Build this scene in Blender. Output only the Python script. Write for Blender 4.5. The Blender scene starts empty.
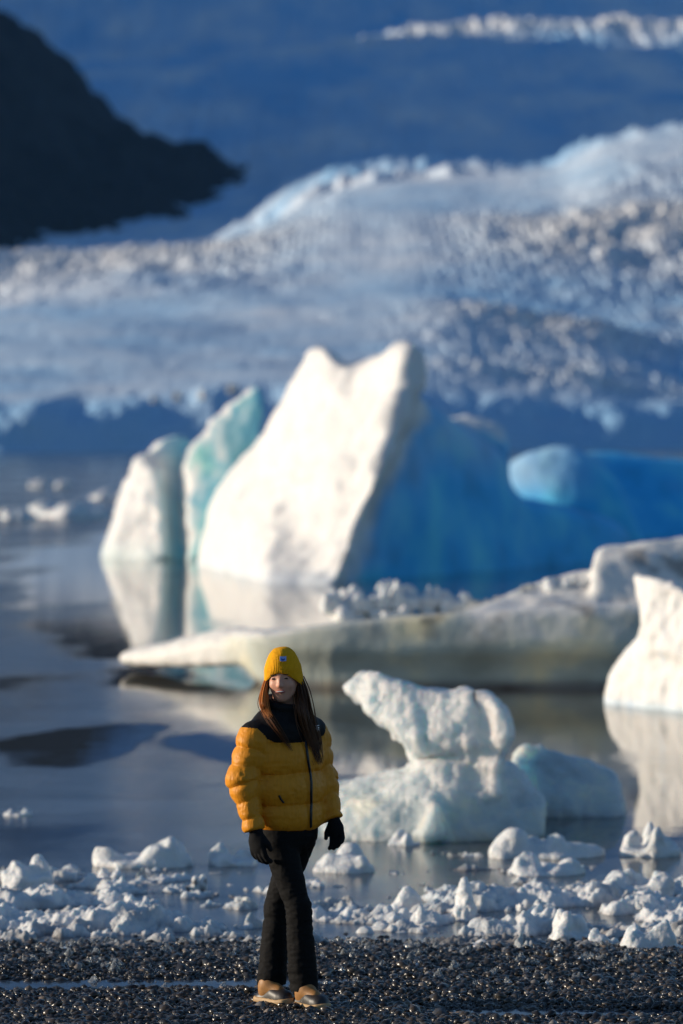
import bpy, bmesh, math, random
import numpy as np
from mathutils import Vector, Matrix
from mathutils.bvhtree import BVHTree

random.seed(7)
RNG = np.random.default_rng(11)
R = math.radians
scene = bpy.context.scene
COL = scene.collection

# ------------------------------------------------------------------ camera
FPX = 3762.0                      # focal length in pixels of the 683 px wide frame
HC = 2.96                         # camera height above the lagoon
HOR = 420.0                       # image row of the horizon
PITCH = math.atan((512.0 - HOR) / FPX)
cam_d = bpy.data.cameras.new('camera')
cam = bpy.data.objects.new('camera', cam_d)
COL.objects.link(cam)
cam.location = (0, 0, HC)
cam.rotation_euler = (R(90) - PITCH, 0, 0)
cam_d.sensor_fit = 'HORIZONTAL'
cam_d.sensor_width = 24.0
cam_d.lens = 24.0 * FPX / 683.0
cam_d.clip_start = 0.5
cam_d.clip_end = 20000
cam_d.dof.use_dof = True
cam_d.dof.focus_distance = 18.0
cam_d.dof.aperture_fstop = 2.15
scene.camera = cam

# ------------------------------------------------------------------ light
SUN_EL, SUN_AZ = R(13), R(1)      # sun low on the left, square to the view
sun_vec = Vector((-math.cos(SUN_EL) * math.cos(SUN_AZ), math.cos(SUN_EL) * math.sin(SUN_AZ), math.sin(SUN_EL)))
world = bpy.data.worlds.new('World')
scene.world = world
world.use_nodes = True
wn = world.node_tree
bg = wn.nodes['Background']
sky = wn.nodes.new('ShaderNodeTexSky')
sky.sky_type = 'NISHITA'
sky.sun_disc = False
sky.sun_elevation = SUN_EL
sky.sun_rotation = math.atan2(sun_vec.x, sun_vec.y)
sky.ozone_density = 4.0
sky.air_density = 1.0
sky.dust_density = 0.3
cool = wn.nodes.new('ShaderNodeMix'); cool.data_type = 'RGBA'; cool.blend_type = 'MULTIPLY'
cool.inputs[0].default_value = 1.0; cool.inputs[7].default_value = (1.04, 1.00, 0.98, 1)
wn.links.new(sky.outputs[0], cool.inputs[6]); wn.links.new(cool.outputs[2], bg.inputs[0])
bg.inputs[1].default_value = 0.11
sun_d = bpy.data.lights.new('sun', 'SUN')
sun_d.energy = 4.8
sun_d.angle = R(0.5)
sun_d.color = (1.0, 0.86, 0.68)
sun = bpy.data.objects.new('sun', sun_d)
COL.objects.link(sun)
sun.rotation_euler = sun_vec.to_track_quat('Z', 'Y').to_euler()
scene.view_settings.view_transform = 'Standard'
scene.view_settings.look = 'None'
scene.view_settings.exposure = 0.12
scene.view_settings.gamma = 1.0

# ------------------------------------------------------------------ helpers
def ray(px, py):
    cx, cy = (px - 341.5) / FPX, -(py - 512.0) / FPX
    c, s = math.cos(PITCH), math.sin(PITCH)
    return np.array([cx, c + cy * s, -s + cy * c])      # right, forward, up

def W(px, py, D):
    """world point of image point (px,py) at distance D along the view"""
    r = ray(px, py)
    return np.array([0, 0, HC]) + r * (D / r[1])

def DW(py, z=0.0):
    """distance at which image row py meets the level z"""
    r = ray(341.5, py)
    return (z - HC) / r[2] * r[1]

def tag(o, label=None, cat=None, group=None, kind=None):
    if label: o['label'] = label
    if cat: o['category'] = cat
    if group: o['group'] = group
    if kind: o['kind'] = kind
    return o

def hash3(i, j, k, seed):
    n = (i * 374761393 + j * 668265263 + k * 2147483647 + seed * 1274126177) & 0xFFFFFFFF
    n = ((n ^ (n >> 13)) * 1274126177) & 0xFFFFFFFF
    n = ((n ^ (n >> 16)) * 2246822519) & 0xFFFFFFFF
    return ((n ^ (n >> 15)) & 0xFFFF).astype(np.float32) / 65535.0

def vnoise(P, seed=0):
    P = np.asarray(P, dtype=np.float64)
    F = np.floor(P); f = P - F; I = F.astype(np.int64)
    u = f * f * f * (f * (f * 6 - 15) + 10)
    i, j, k = I[..., 0], I[..., 1], I[..., 2]
    a = 0
    for dx in (0, 1):
        wx = u[..., 0] if dx else 1 - u[..., 0]
        for dy in (0, 1):
            wy = u[..., 1] if dy else 1 - u[..., 1]
            for dz in (0, 1):
                wz = u[..., 2] if dz else 1 - u[..., 2]
                a = a + wx * wy * wz * hash3(i + dx, j + dy, k + dz, seed)
    return a * 2 - 1

def fbm(P, octv=4, seed=0, gain=0.5, ridged=False):
    P = np.asarray(P, dtype=np.float64)
    s = 0; a = 1.0; tot = 0
    for o in range(octv):
        n = vnoise(P * (2.03 ** o) + 17.3 * o, seed + o)
        s = s + a * ((1 - 2 * np.abs(n)) if ridged else n)
        tot += a; a *= gain
    return s / tot

def sstep(a, b, x):
    t = np.clip((x - a) / (b - a), 0, 1)
    return t * t * (3 - 2 * t)

def mesh_np(name, V, F, mat=None, smooth=True, attrs=None, parent=None, mats=None, midx=None):
    """one mesh object from arrays; F is (n,3) or (n,4)"""
    V = np.asarray(V, dtype=np.float32); F = np.asarray(F, dtype=np.int32)
    me = bpy.data.meshes.new(name)
    me.vertices.add(len(V)); me.vertices.foreach_set('co', V.ravel())
    k = F.shape[1]
    me.loops.add(F.size); me.loops.foreach_set('vertex_index', F.ravel())
    me.polygons.add(len(F))
    me.polygons.foreach_set('loop_start', np.arange(0, F.size, k, dtype=np.int32))
    me.polygons.foreach_set('loop_total', np.full(len(F), k, dtype=np.int32))
    me.update(calc_edges=True)
    me.polygons.foreach_set('use_smooth', np.full(len(F), smooth, dtype=bool))
    if attrs:
        for an, av in attrs.items():
            av = np.asarray(av, dtype=np.float32)
            if av.ndim == 1:
                at = me.attributes.new(an, 'FLOAT', 'POINT'); at.data.foreach_set('value', av)
            else:
                at = me.attributes.new(an, 'FLOAT_COLOR', 'POINT')
                c = np.ones((len(av), 4), dtype=np.float32); c[:, :3] = av
                at.data.foreach_set('color', c.ravel())
    for m in (mats or ([mat] if mat else [])): me.materials.append(m)
    if midx is not None: me.polygons.foreach_set('material_index', np.asarray(midx, dtype=np.int32))
    o = bpy.data.objects.new(name, me)
    COL.objects.link(o)
    if parent is not None: o.parent = parent
    return o

def vnormals(V, F):
    n = np.zeros_like(V)
    a, b, c = V[F[:, 0]], V[F[:, 1]], V[F[:, 2]]
    fn = np.cross(b - a, c - a)
    if F.shape[1] == 4: fn = fn + np.cross(c - a, V[F[:, 3]] - a)
    for q in range(F.shape[1]): np.add.at(n, F[:, q], fn)
    return n / np.maximum(np.linalg.norm(n, axis=1, keepdims=True), 1e-12)

# ---- signed distance solids, meshed with surface nets
def nets(fn, lo, hi, h):
    lo = np.array(lo, float); hi = np.array(hi, float)
    n = np.ceil((hi - lo) / h).astype(int) + 2
    ax = [lo[d] + h * np.arange(n[d]) for d in range(3)]
    X, Y, Z = ax[0][:, None, None], ax[1][None, :, None], ax[2][None, None, :]
    vol = np.asarray(fn(X, Y, Z))
    vol = np.broadcast_to(vol, n).astype(np.float32).copy()
    for d in range(3):
        s = [slice(None)] * 3
        for e in (0, -1):
            s[d] = e; vol[tuple(s)] = np.maximum(vol[tuple(s)], 1e-3)
    ins = vol < 0
    cnt = np.zeros(n - 1, np.int8)
    cs = [(i, j, k) for i in (0, 1) for j in (0, 1) for k in (0, 1)]
    sl = lambda q, m: slice(q, m - 1 + q)
    for c in cs: cnt += ins[sl(c[0], n[0]), sl(c[1], n[1]), sl(c[2], n[2])]
    mixed = (cnt > 0) & (cnt < 8)
    I = np.argwhere(mixed)
    idx = -np.ones(n - 1, np.int32); idx[mixed] = np.arange(len(I))
    cv = {c: vol[I[:, 0] + c[0], I[:, 1] + c[1], I[:, 2] + c[2]] for c in cs}
    acc = np.zeros((len(I), 3)); num = np.zeros(len(I))
    for a in cs:
        for d in range(3):
            if a[d] == 0:
                b = list(a); b[d] = 1; b = tuple(b)
                va, vb = cv[a], cv[b]
                cr = (va < 0) != (vb < 0)
                t = np.where(cr, va / np.where(cr, va - vb, 1), 0)
                p = np.array(a, float)[None].repeat(len(I), 0); p[:, d] += t
                acc[cr] += p[cr]; num[cr] += 1
    V = lo + h * (I + acc / np.maximum(num, 1)[:, None])
    Fs = []
    for d in range(3):
        e, f = (d + 1) % 3, (d + 2) % 3
        s0 = [slice(None)] * 3; s1 = [slice(None)] * 3
        s0[d] = slice(0, n[d] - 1); s1[d] = slice(1, n[d])
        A, B = ins[tuple(s0)], ins[tuple(s1)]
        Q = np.argwhere(A != B)
        Q = Q[(Q[:, e] > 0) & (Q[:, f] > 0) & (Q[:, e] < n[e] - 1) & (Q[:, f] < n[f] - 1)]
        flip = A[Q[:, 0], Q[:, 1], Q[:, 2]]
        def cell(de, df):
            T = Q.copy(); T[:, e] += de; T[:, f] += df
            return idx[T[:, 0], T[:, 1], T[:, 2]]
        q = np.stack([cell(-1, -1), cell(0, -1), cell(0, 0), cell(-1, 0)], 1)
        q[~flip] = q[~flip][:, ::-1]
        Fs.append(q)
    F = np.concatenate(Fs)
    F = F[(F >= 0).all(1)]
    return V, F

def relax(V, F, it=1, lam=0.5):
    E = np.concatenate([F[:, [0, 1]], F[:, [1, 2]], F[:, [2, 3]], F[:, [3, 0]]])
    for _ in range(it):
        s = np.zeros_like(V); c = np.zeros(len(V))
        np.add.at(s, E[:, 0], V[E[:, 1]]); np.add.at(c, E[:, 0], 1)
        np.add.at(s, E[:, 1], V[E[:, 0]]); np.add.at(c, E[:, 1], 1)
        V = V + lam * (s / np.maximum(c, 1)[:, None] - V)
    return V

def smin(a, b, k):
    h = np.clip(0.5 + 0.5 * (b - a) / k, 0, 1)
    return b + (a - b) * h - k * h * (1 - h)

def smax(a, b, k): return -smin(-a, -b, k)

def ell(X, Y, Z, c, r, M=None):
    """ellipsoid; M rows are its axes"""
    x, y, z = X - c[0], Y - c[1], Z - c[2]
    if M is not None:
        x, y, z = (M[0][0] * x + M[0][1] * y + M[0][2] * z, M[1][0] * x + M[1][1] * y + M[1][2] * z, M[2][0] * x + M[2][1] * y + M[2][2] * z)
    k0 = np.sqrt((x / r[0]) ** 2 + (y / r[1]) ** 2 + (z / r[2]) ** 2)
    k1 = np.sqrt((x / r[0] ** 2) ** 2 + (y / r[1] ** 2) ** 2 + (z / r[2] ** 2) ** 2)
    return k0 * (k0 - 1.0) / np.maximum(k1, 1e-6)

def cap(X, Y, Z, a, b, ra, rb):
    """capsule with two radii; returns distance and parameter"""
    a = np.asarray(a, float); b = np.asarray(b, float); d = b - a
    t = ((X - a[0]) * d[0] + (Y - a[1]) * d[1] + (Z - a[2]) * d[2]) / (d @ d)
    t = np.clip(t, 0, 1)
    q = np.sqrt((X - a[0] - t * d[0]) ** 2 + (Y - a[1] - t * d[1]) ** 2 + (Z - a[2] - t * d[2]) ** 2)
    return q - (ra + (rb - ra) * t), t

def hull_planes(P):
    bm = bmesh.new()
    for p in P: bm.verts.new(p)
    r = bmesh.ops.convex_hull(bm, input=bm.verts)
    bm.normal_update()
    c = np.mean(P, axis=0)
    pl = []
    for f in bm.faces:
        n = np.array(f.normal)
        if n @ n < 0.5: continue
        d = n @ np.array(f.verts[0].co)
        if n @ c > d: n, d = -n, -d
        if not any(np.allclose(n, q[0], atol=2e-2) and abs(d - q[1]) < 2e-2 for q in pl): pl.append((n, d))
    bm.free()
    return pl

def hull(P, k=0.1):
    pl = hull_planes(np.array(P, float))
    def f(X, Y, Z):
        D = None
        for n, d in pl:
            q = n[0] * X + n[1] * Y + n[2] * Z - d
            D = q if D is None else smax(D, q, k)
        return D
    return f

def hull_px(pts, back, shrink=0.9, k=0.1, extra=()):
    """a convex block of ice from outline points (px,py,D) and its far side 'back' metres behind"""
    c = np.mean([(p[0], p[1]) for p in pts], axis=0)
    P = [W(*p) for p in pts]
    for p in pts:
        P.append(W(c[0] + (p[0] - c[0]) * shrink, c[1] + (p[1] - c[1]) * shrink + 0.0, p[2] + back))
    P += [W(*p) for p in extra]
    return hull(P, k), np.array(P)

# ------------------------------------------------------------------ materials
def new_mat(name):
    m = bpy.data.materials.new(name); m.use_nodes = True
    nt = m.node_tree
    return m, nt, nt.nodes['Principled BSDF']

def node(nt, t, **kw):
    n = nt.nodes.new(t)
    for a, v in kw.items(): setattr(n, a, v)
    return n

def noise_node(nt, scale, detail=4, rough=0.55, vec=None, stretch=None):
    tc = node(nt, 'ShaderNodeTexCoord')
    mp = node(nt, 'ShaderNodeMapping')
    nt.links.new(tc.outputs['Object'], mp.inputs[0])
    if stretch: mp.inputs['Scale'].default_value = stretch
    n = node(nt, 'ShaderNodeTexNoise')
    n.inputs['Scale'].default_value = scale; n.inputs['Detail'].default_value = detail; n.inputs['Roughness'].default_value = rough
    nt.links.new(mp.outputs[0], n.inputs['Vector'])
    return n

def ramp(nt, src, stops):
    r = node(nt, 'ShaderNodeValToRGB')
    cr = r.color_ramp
    while len(cr.elements) < len(stops): cr.elements.new(0.5)
    for e, (p, c) in zip(cr.elements, stops):
        e.position = p; e.color = (*c, 1) if len(c) == 3 else c
    nt.links.new(src, r.inputs[0])
    return r

def bump(nt, bsdf, src, strength, dist):
    b = node(nt, 'ShaderNodeBump')
    b.inputs['Strength'].default_value = strength; b.inputs['Distance'].default_value = dist
    nt.links.new(src, b.inputs['Height']); nt.links.new(b.outputs[0], bsdf.inputs['Normal'])
    return b

def mixc(nt, fac, a, b):
    m = node(nt, 'ShaderNodeMix', data_type='RGBA')
    for s, v in ((0, fac), (6, a), (7, b)):
        if hasattr(v, 'default_value') or hasattr(v, 'is_linked'): nt.links.new(v, m.inputs[s])
        elif s == 0: m.inputs[0].default_value = v
        else: m.inputs[s].default_value = (*v, 1)
    return m.outputs[2]

def simple(name, col, rough=0.6, var=0.15, scale=30, bstr=0.0, bdist=0.005, spec=0.5, stretch=None, sheen=0):
    m, nt, b = new_mat(name)
    n = noise_node(nt, scale, stretch=stretch)
    c0 = tuple(max(0, v * (1 - var)) for v in col); c1 = tuple(min(1, v * (1 + var)) for v in col)
    nt.links.new(ramp(nt, n.outputs[0], [(0.3, c0), (0.7, c1)]).outputs[0], b.inputs['Base Color'])
    b.inputs['Roughness'].default_value = rough
    b.inputs['Specular IOR Level'].default_value = spec
    if sheen: b.inputs['Sheen Weight'].default_value = sheen
    if bstr: bump(nt, b, n.outputs[0], bstr, bdist)
    return m

def ice_mat(name, white, blue, scale, rough=0.45, sss=0.0, sss_scale=0.3, bstr=0.5, bdist=0.05, dirt=None, trans=0.0):
    """weathered white ice passing into clear coloured ice where the 'blue' attribute says so"""
    m, nt, b = new_mat(name)
    at = node(nt, 'ShaderNodeAttribute', attribute_name='blue')
    n = noise_node(nt, scale, 6, 0.62)
    n2 = noise_node(nt, scale * 0.33, 4, 0.5)
    wv = ramp(nt, n.outputs[0], [(0.3, tuple(v * 0.91 for v in white)), (0.62, white)])
    bv = ramp(nt, n2.outputs[0], [(0.32, tuple(v * 0.72 for v in blue)), (0.5, blue), (0.70, (blue[0] * 1.6 + 0.06, min(1, blue[1] * 1.35 + .03), min(1, blue[2] * 1.02)))])
    c = mixc(nt, at.outputs['Fac'], wv.outputs[0], bv.outputs[0])
    if dirt:
        dt = node(nt, 'ShaderNodeAttribute', attribute_name='dirt')
        c = mixc(nt, dt.outputs['Fac'], c, dirt)
    nt.links.new(c, b.inputs['Base Color'])
    b.inputs['Roughness'].default_value = rough
    b.inputs['IOR'].default_value = 1.31
    b.inputs['Specular IOR Level'].default_value = 0.3
    if sss:
        b.inputs['Subsurface Weight'].default_value = sss
        b.inputs['Subsurface Radius'].default_value = (0.5, 0.8, 1.0)
        b.inputs['Subsurface Scale'].default_value = sss_scale
    if trans: b.inputs['Transmission Weight'].default_value = trans
    bump(nt, b, n.outputs[0], bstr, bdist)
    return m

M = {}
M['berg'] = ice_mat('weathered_ice', (0.80, 0.785, 0.76), (0.05, 0.49, 0.93), 2.2, 0.6, 0.15, 0.4, 0.3, 0.08)
M['teal'] = ice_mat('teal_ice', (0.80, 0.79, 0.77), (0.22, 0.62, 0.74), 2.2, 0.45, 0.3, 0.5, 0.3, 0.08)
M['floe'] = ice_mat('grey_green_ice', (0.80, 0.78, 0.74), (0.50, 0.54, 0.47), 3.5, 0.4, 0.2, 0.15, 0.6, 0.05, dirt=(0.10, 0.08, 0.07))
M['near_ice'] = ice_mat('near_ice', (0.79, 0.82, 0.81), (0.58, 0.67, 0.68), 9.0, 0.18, 0.7, 0.35, 0.9, 0.03, trans=0.18)
def granular(m, sc, st, di):
    nt = m.node_tree; b = nt.nodes['Principled BSDF']
    old = b.inputs['Normal'].links[0].from_node
    tc = node(nt, 'ShaderNodeTexCoord'); v = node(nt, 'ShaderNodeTexVoronoi'); v.inputs['Scale'].default_value = sc
    nt.links.new(tc.outputs['Object'], v.inputs['Vector'])
    bb = node(nt, 'ShaderNodeBump'); bb.inputs['Strength'].default_value = st; bb.inputs['Distance'].default_value = di
    nt.links.new(v.outputs['Distance'], bb.inputs['Height']); nt.links.new(old.outputs[0], bb.inputs['Normal']); nt.links.new(bb.outputs[0], b.inputs['Normal'])
M['white_chunk'] = ice_mat('white_chunk_ice', (0.78, 0.78, 0.77), (0.5, 0.58, 0.62), 18, 0.25, 0.35, 0.05, 0.9, 0.015, dirt=(0.16, 0.14, 0.13))
granular(M['white_chunk'], 45, 0.3, 0.012)
M['chunk'] = ice_mat('chunk_ice', (0.74, 0.745, 0.74), (0.50, 0.56, 0.60), 14, 0.28, 0.35, 0.05, 0.5, 0.012, dirt=(0.16, 0.14, 0.13))

# every loose piece has its own share of air bubbles: some chalky white, some grey and glassy
nt = M['chunk'].node_tree; b = nt.nodes['Principled BSDF']
oi = node(nt, 'ShaderNodeObjectInfo')
src = b.inputs['Base Color'].links[0].from_socket
nt.links.new(mixc(nt, ramp(nt, oi.outputs['Random'], [(0.25, (0, 0, 0)), (1.0, (0.75, 0.75, 0.75))]).outputs[0], src, (0.40, 0.43, 0.44)), b.inputs['Base Color'])
nt.links.new(ramp(nt, oi.outputs['Random'], [(0.3, (0, 0, 0)), (1.0, (0.55, 0.55, 0.55))]).outputs[0], b.inputs['Transmission Weight'])
# clear ice shards
m, nt, b = new_mat('clear_ice')
b.inputs['Base Color'].default_value = (0.80, 0.84, 0.86, 1); b.inputs['Roughness'].default_value = 0.12
b.inputs['IOR'].default_value = 1.31; b.inputs['Transmission Weight'].default_value = 0.85
nn = noise_node(nt, 30, 4); bump(nt, b, nn.outputs[0], 0.6, 0.006)
M['clear'] = m

# glacier ice
m, nt, b = new_mat('glacier_ice')
n1 = noise_node(nt, 0.09, 8, 0.62); n2 = noise_node(nt, 0.015, 5, 0.5, stretch=(1, 0.35, 1)); n3 = noise_node(nt, 0.5, 6, 0.65)
at = node(nt, 'ShaderNodeAttribute', attribute_name='blue')
r1 = ramp(nt, n1.outputs[0], [(0.32, (0.34, 0.60, 0.84)), (0.6, (0.82, 0.86, 0.90))])
r2 = ramp(nt, n2.outputs[0], [(0.38, (0.32, 0.57, 0.83)), (0.62, (0.82, 0.85, 0.90))])
c = mixc(nt, 0.5, r1.outputs[0], r2.outputs[0])
c = mixc(nt, at.outputs['Fac'], c, (0.16, 0.50, 0.84))
as_ = node(nt, 'ShaderNodeAttribute', attribute_name='lit_white')
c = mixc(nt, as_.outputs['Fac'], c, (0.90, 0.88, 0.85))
nt.links.new(c, b.inputs['Base Color'])
b.inputs['Roughness'].default_value = 0.6
bump(nt, b, n3.outputs[0], 0.7, 1.2)
M['glacier'] = m

# dark basalt mountain
m, nt, b = new_mat('dark_rock')
n1 = noise_node(nt, 0.02, 8, 0.65); n2 = noise_node(nt, 0.1, 8, 0.7)
nt.links.new(ramp(nt, n1.outputs[0], [(0.3, (0.006, 0.007, 0.009)), (0.7, (0.024, 0.024, 0.027))]).outputs[0], b.inputs['Base Color'])
b.inputs['Roughness'].default_value = 0.9; b.inputs['Specular IOR Level'].default_value = 0.15
bump(nt, b, n2.outputs[0], 0.8, 5.0)
M['rock'] = m

# lagoon: still dark water with drifting skins of new ice
m, nt, b = new_mat('lagoon_water')
sk = noise_node(nt, 0.5, 6, 0.58, stretch=(0.75, 0.34, 1))
op = node(nt, 'ShaderNodeAttribute', attribute_name='open')
sb = node(nt, 'ShaderNodeMath', operation='SUBTRACT'); nt.links.new(sk.outputs[0], sb.inputs[0]); nt.links.new(op.outputs['Fac'], sb.inputs[1])
skr = ramp(nt, sb.outputs[0], [(0.28, (0, 0, 0)), (0.54, (1, 1, 1))])
rp = noise_node(nt, 5.0, 3, 0.5, stretch=(0.45, 1.0, 1))
fi = noise_node(nt, 9.0, 6, 0.65, stretch=(0.4, 1, 1))
s2 = noise_node(nt, 1.3, 7, 0.62, stretch=(0.5, 1.0, 1))
skc = ramp(nt, s2.outputs[0], [(0.35, (0.026, 0.044, 0.072)), (0.65, (0.11, 0.155, 0.215))])
c = mixc(nt, skr.outputs[0], (0.060, 0.058, 0.048), skc.outputs[0])
nt.links.new(c, b.inputs['Base Color'])
rr = node(nt, 'ShaderNodeMapRange'); rr.inputs['To Min'].default_value = 0.03; rr.inputs['To Max'].default_value = 0.17
nt.links.new(skr.outputs[0], rr.inputs[0]); nt.links.new(rr.outputs[0], b.inputs['Roughness'])
b.inputs['IOR'].default_value = 1.33
bm1 = node(nt, 'ShaderNodeBump'); bm1.inputs['Strength'].default_value = 0.05; bm1.inputs['Distance'].default_value = 0.02
nt.links.new(rp.outputs[0], bm1.inputs['Height'])
bm2 = node(nt, 'ShaderNodeBump'); bm2.inputs['Distance'].default_value = 0.012
ms = node(nt, 'ShaderNodeMath', operation='MULTIPLY'); ms.inputs[1].default_value = 0.35
nt.links.new(skr.outputs[0], ms.inputs[0]); nt.links.new(ms.outputs[0], bm2.inputs['Strength'])
nt.links.new(fi.outputs[0], bm2.inputs['Height']); nt.links.new(bm1.outputs[0], bm2.inputs['Normal']); nt.links.new(bm2.outputs[0], b.inputs['Normal'])
M['water'] = m

# black gravel sheet and pebbles
m, nt, b = new_mat('black_gravel')
vo = node(nt, 'ShaderNodeTexVoronoi'); tc = node(nt, 'ShaderNodeTexCoord'); nt.links.new(tc.outputs['Object'], vo.inputs['Vector']); vo.inputs['Scale'].default_value = 45
nt.links.new(ramp(nt, vo.outputs['Color'], [(0.2, (0.010, 0.010, 0.011)), (0.8, (0.045, 0.042, 0.040))]).outputs[0], b.inputs['Base Color'])
b.inputs['Roughness'].default_value = 0.55
bump(nt, b, vo.outputs['Distance'], 0.9, 0.02)
M['gravel'] = m
m, nt, b = new_mat('wet_pebbles')
at = node(nt, 'ShaderNodeAttribute', attribute_name='tone')
nt.links.new(at.outputs['Color'], b.inputs['Base Color'])
b.inputs['Roughness'].default_value = 0.24; b.inputs['Specular IOR Level'].default_value = 0.45
nn = noise_node(nt, 90, 3); bump(nt, b, nn.outputs[0], 0.4, 0.004)
M['pebbles'] = m
m, nt, b = new_mat('puddle_water')
b.inputs['Base Color'].default_value = (0.03, 0.045, 0.07, 1); b.inputs['Roughness'].default_value = 0.12; b.inputs['IOR'].default_value = 1.33
nn = noise_node(nt, 12, 4); bump(nt, b, nn.outputs[0], 0.15, 0.01)
M['puddle'] = m

# ------------------------------------------------------------------ setting: lagoon, beach, glacier, mountain
def grid_mesh(name, xs, ys, zf, mat, attrs=None, smooth=True):
    X, Y = np.meshgrid(xs, ys)
    Z = zf(X, Y)
    V = np.stack([X, Y, Z], -1).reshape(-1, 3)
    nx, ny = len(xs), len(ys)
    i = np.arange(ny - 1)[:, None] * nx + np.arange(nx - 1)[None]
    F = np.stack([i, i + 1, i + nx + 1, i + nx], -1).reshape(-1, 4)
    return mesh_np(name, V, F, mat, smooth, attrs)

xs = np.concatenate([np.linspace(-2500, -60, 12), np.linspace(-50, -6, 30), np.linspace(-5.9, 8, 140), np.linspace(8.2, 50, 30), np.linspace(60, 2500, 12)])
ys = np.concatenate([np.linspace(14, 60, 260), np.linspace(61, 110, 60), np.linspace(115, 400, 30), np.linspace(450, 1900, 10)])
XX, YY = np.meshgrid(xs, ys)
# leads of open water without an ice skin: round the floes and a tongue on the left
wob = fbm(np.stack([XX * .8, YY * .35, 0 * XX], -1), 4, 19)
lead = np.maximum(sstep(-0.3, 0.5, XX - np.interp(YY, [24, 30, 34, 38, 45, 55, 82], [1.0, 0.6, -1.3, -2.1, -3.0, -5.0, -6.5]) + 0.9 * wob) * sstep(23, 26, YY) * sstep(110, 85, YY),
                  sstep(1.0, .75, np.sqrt(((XX + 2.42) / .85) ** 2 + ((YY - 35.9 - .6 * XX) / 2.3) ** 2) + .7 * wob))
water = grid_mesh('water', xs, ys, lambda X, Y: 0 * X, M['water'], {'open': (0.26 * lead).ravel()})
tag(water, kind='structure')

def beach_z(X, Y):
    z = np.interp(Y, [-30, 0, 12, 17, 18, 18.9, 19.5, 20.3, 21.2, 23, 30], [2.0, 1.25, 0.55, 0.20, 0.15, 0.125, 0.125, 0.08, 0.0, -0.12, -1.2])
    P = np.stack([X * 1.1, Y * 1.6, 0 * X], -1)
    z = z + 0.022 * fbm(P, 3, 5) * sstep(24, 20, Y)
    # a shallow wet trough runs along the shore
    z = z - 0.050 * np.exp(-((Y - 18.9 - 0.08 * np.sin(X * 1.3)) / 0.19) ** 2) * sstep(0.6, -0.5, X)
    z = z - 0.050 * np.exp(-((Y - 17.72 - 0.06 * np.sin(X * 1.7)) / 0.15) ** 2) * sstep(0.2, 0.7, X)
    return z
xs = np.concatenate([np.linspace(-60, -5, 30), np.linspace(-4.8, 4.8, 200), np.linspace(5, 60, 30)])
ys = np.concatenate([np.linspace(-30, 15, 40), np.linspace(15.2, 24, 200), np.linspace(24.4, 34, 20)])
tag(grid_mesh('beach', xs, ys, beach_z, M['gravel']), kind='structure')

# glacier: control rows from the water front to the far icefall
CX = np.array([-900, -200, 0, 100, 200, 250, 300, 340, 400, 450, 500, 560, 600, 640, 683, 900, 1700], float)
def ci(xs_, v): return np.interp(CX, xs_, v)
rows = []                                            # (image row, distance)
D0 = ci([-900, 0, 300, 683, 1700], [335, 335, 345, 365, 400])
y0 = HOR + HC * FPX / D0
rows.append((y0 + 8, D0))
rows.append((ci([0, 130, 250, 430, 510, 600, 683], [407, 404, 393, 398, 404, 408, 410]), D0 + ci([0, 683], [8, 12])))
rows.append((ci([0, 250, 430, 683], [366, 358, 355, 378]), D0 + ci([0, 683], [48, 52])))
rows.append((ci([0, 250, 430, 560, 683], [325, 318, 310, 318, 322]), D0 + 138))
rows.append((ci([0, 250, 430, 683], [285, 268, 250, 245]), D0 + 275))
crest1 = np.array([264, 262, 261, 254, 246, 236, 206, 191, 183, 181, 180, 172, 152, 143, 137, 120, 100], float)
Dc = D0 + ci([0, 200, 300, 683], [455, 455, 490, 480])
rows.append((crest1, Dc))
rows.append((crest1 + ci([0, 200, 300, 400, 683], [75, 65, 30, 14, 20]), Dc + 320))
rows.append((crest1 + ci([0, 250, 400, 683], [-45, -38, -30, -10]), np.full(len(CX), 2900.0)))
rows.append((ci([0, 200, 400, 683], [100, 98, 82, 74]), np.full(len(CX), 3700.0)))
crest2 = ci([-900, 0, 200, 262, 340, 400, 450, 500, 560, 683, 1700], [66, 66, 56, 47, 41, 31, 24, 21, 20, 20, 10])
rows.append((crest2, np.full(len(CX), 4250.0)))
rows.append((crest2 + 1.5, np.full(len(CX), 4600.0)))
rows.append((crest2 - 50, np.full(len(CX), 5300.0)))
rows.append((crest2 - 420, np.full(len(CX), 7800.0)))
TY = np.array([r[0] for r in rows]); TY[9:] += 5; TD = np.array([r[1] for r in rows])
TZ = HC - (TY - HOR) / FPX * TD
cols = np.concatenate([np.linspace(-900, -80, 90), np.linspace(-70, 753, 830), np.linspace(765, 1700, 90)])
segn = [26, 40, 50, 80, 90, 12, 40, 40, 70, 12, 30, 20]
S = np.concatenate([np.linspace(i, i + 1, segn[i], endpoint=False) for i in range(len(segn))] + [[float(len(segn))]])
def catmull(T, s):
    n = len(T)
    i = np.clip(np.floor(s).astype(int), 0, n - 2); f = (s - i)[:, None]
    p0, p1, p2, p3 = T[np.maximum(i - 1, 0)], T[i], T[i + 1], T[np.minimum(i + 2, n - 1)]
    m1, m2 = (p2 - p0) * 0.35, (p3 - p1) * 0.35
    return (2 * f**3 - 3 * f**2 + 1) * p1 + (f**3 - 2 * f**2 + f) * m1 + (-2 * f**3 + 3 * f**2) * p2 + (f**3 - f**2) * m2
def upcols(A):
    k = np.stack([np.interp(cols, CX, a) for a in A])
    ker = np.hanning(41); ker /= ker.sum()
    pad = np.pad(k, ((0, 0), (20, 20)), mode='edge')
    return np.stack([np.convolve(r, ker, 'valid') for r in pad])
GD, GZ = upcols(catmull(TD, S)), upcols(catmull(TZ, S))
GX = (cols[None] - 341.5) / FPX * GD
Pw = np.stack([GX, GD, 0 * GX], -1)
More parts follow.
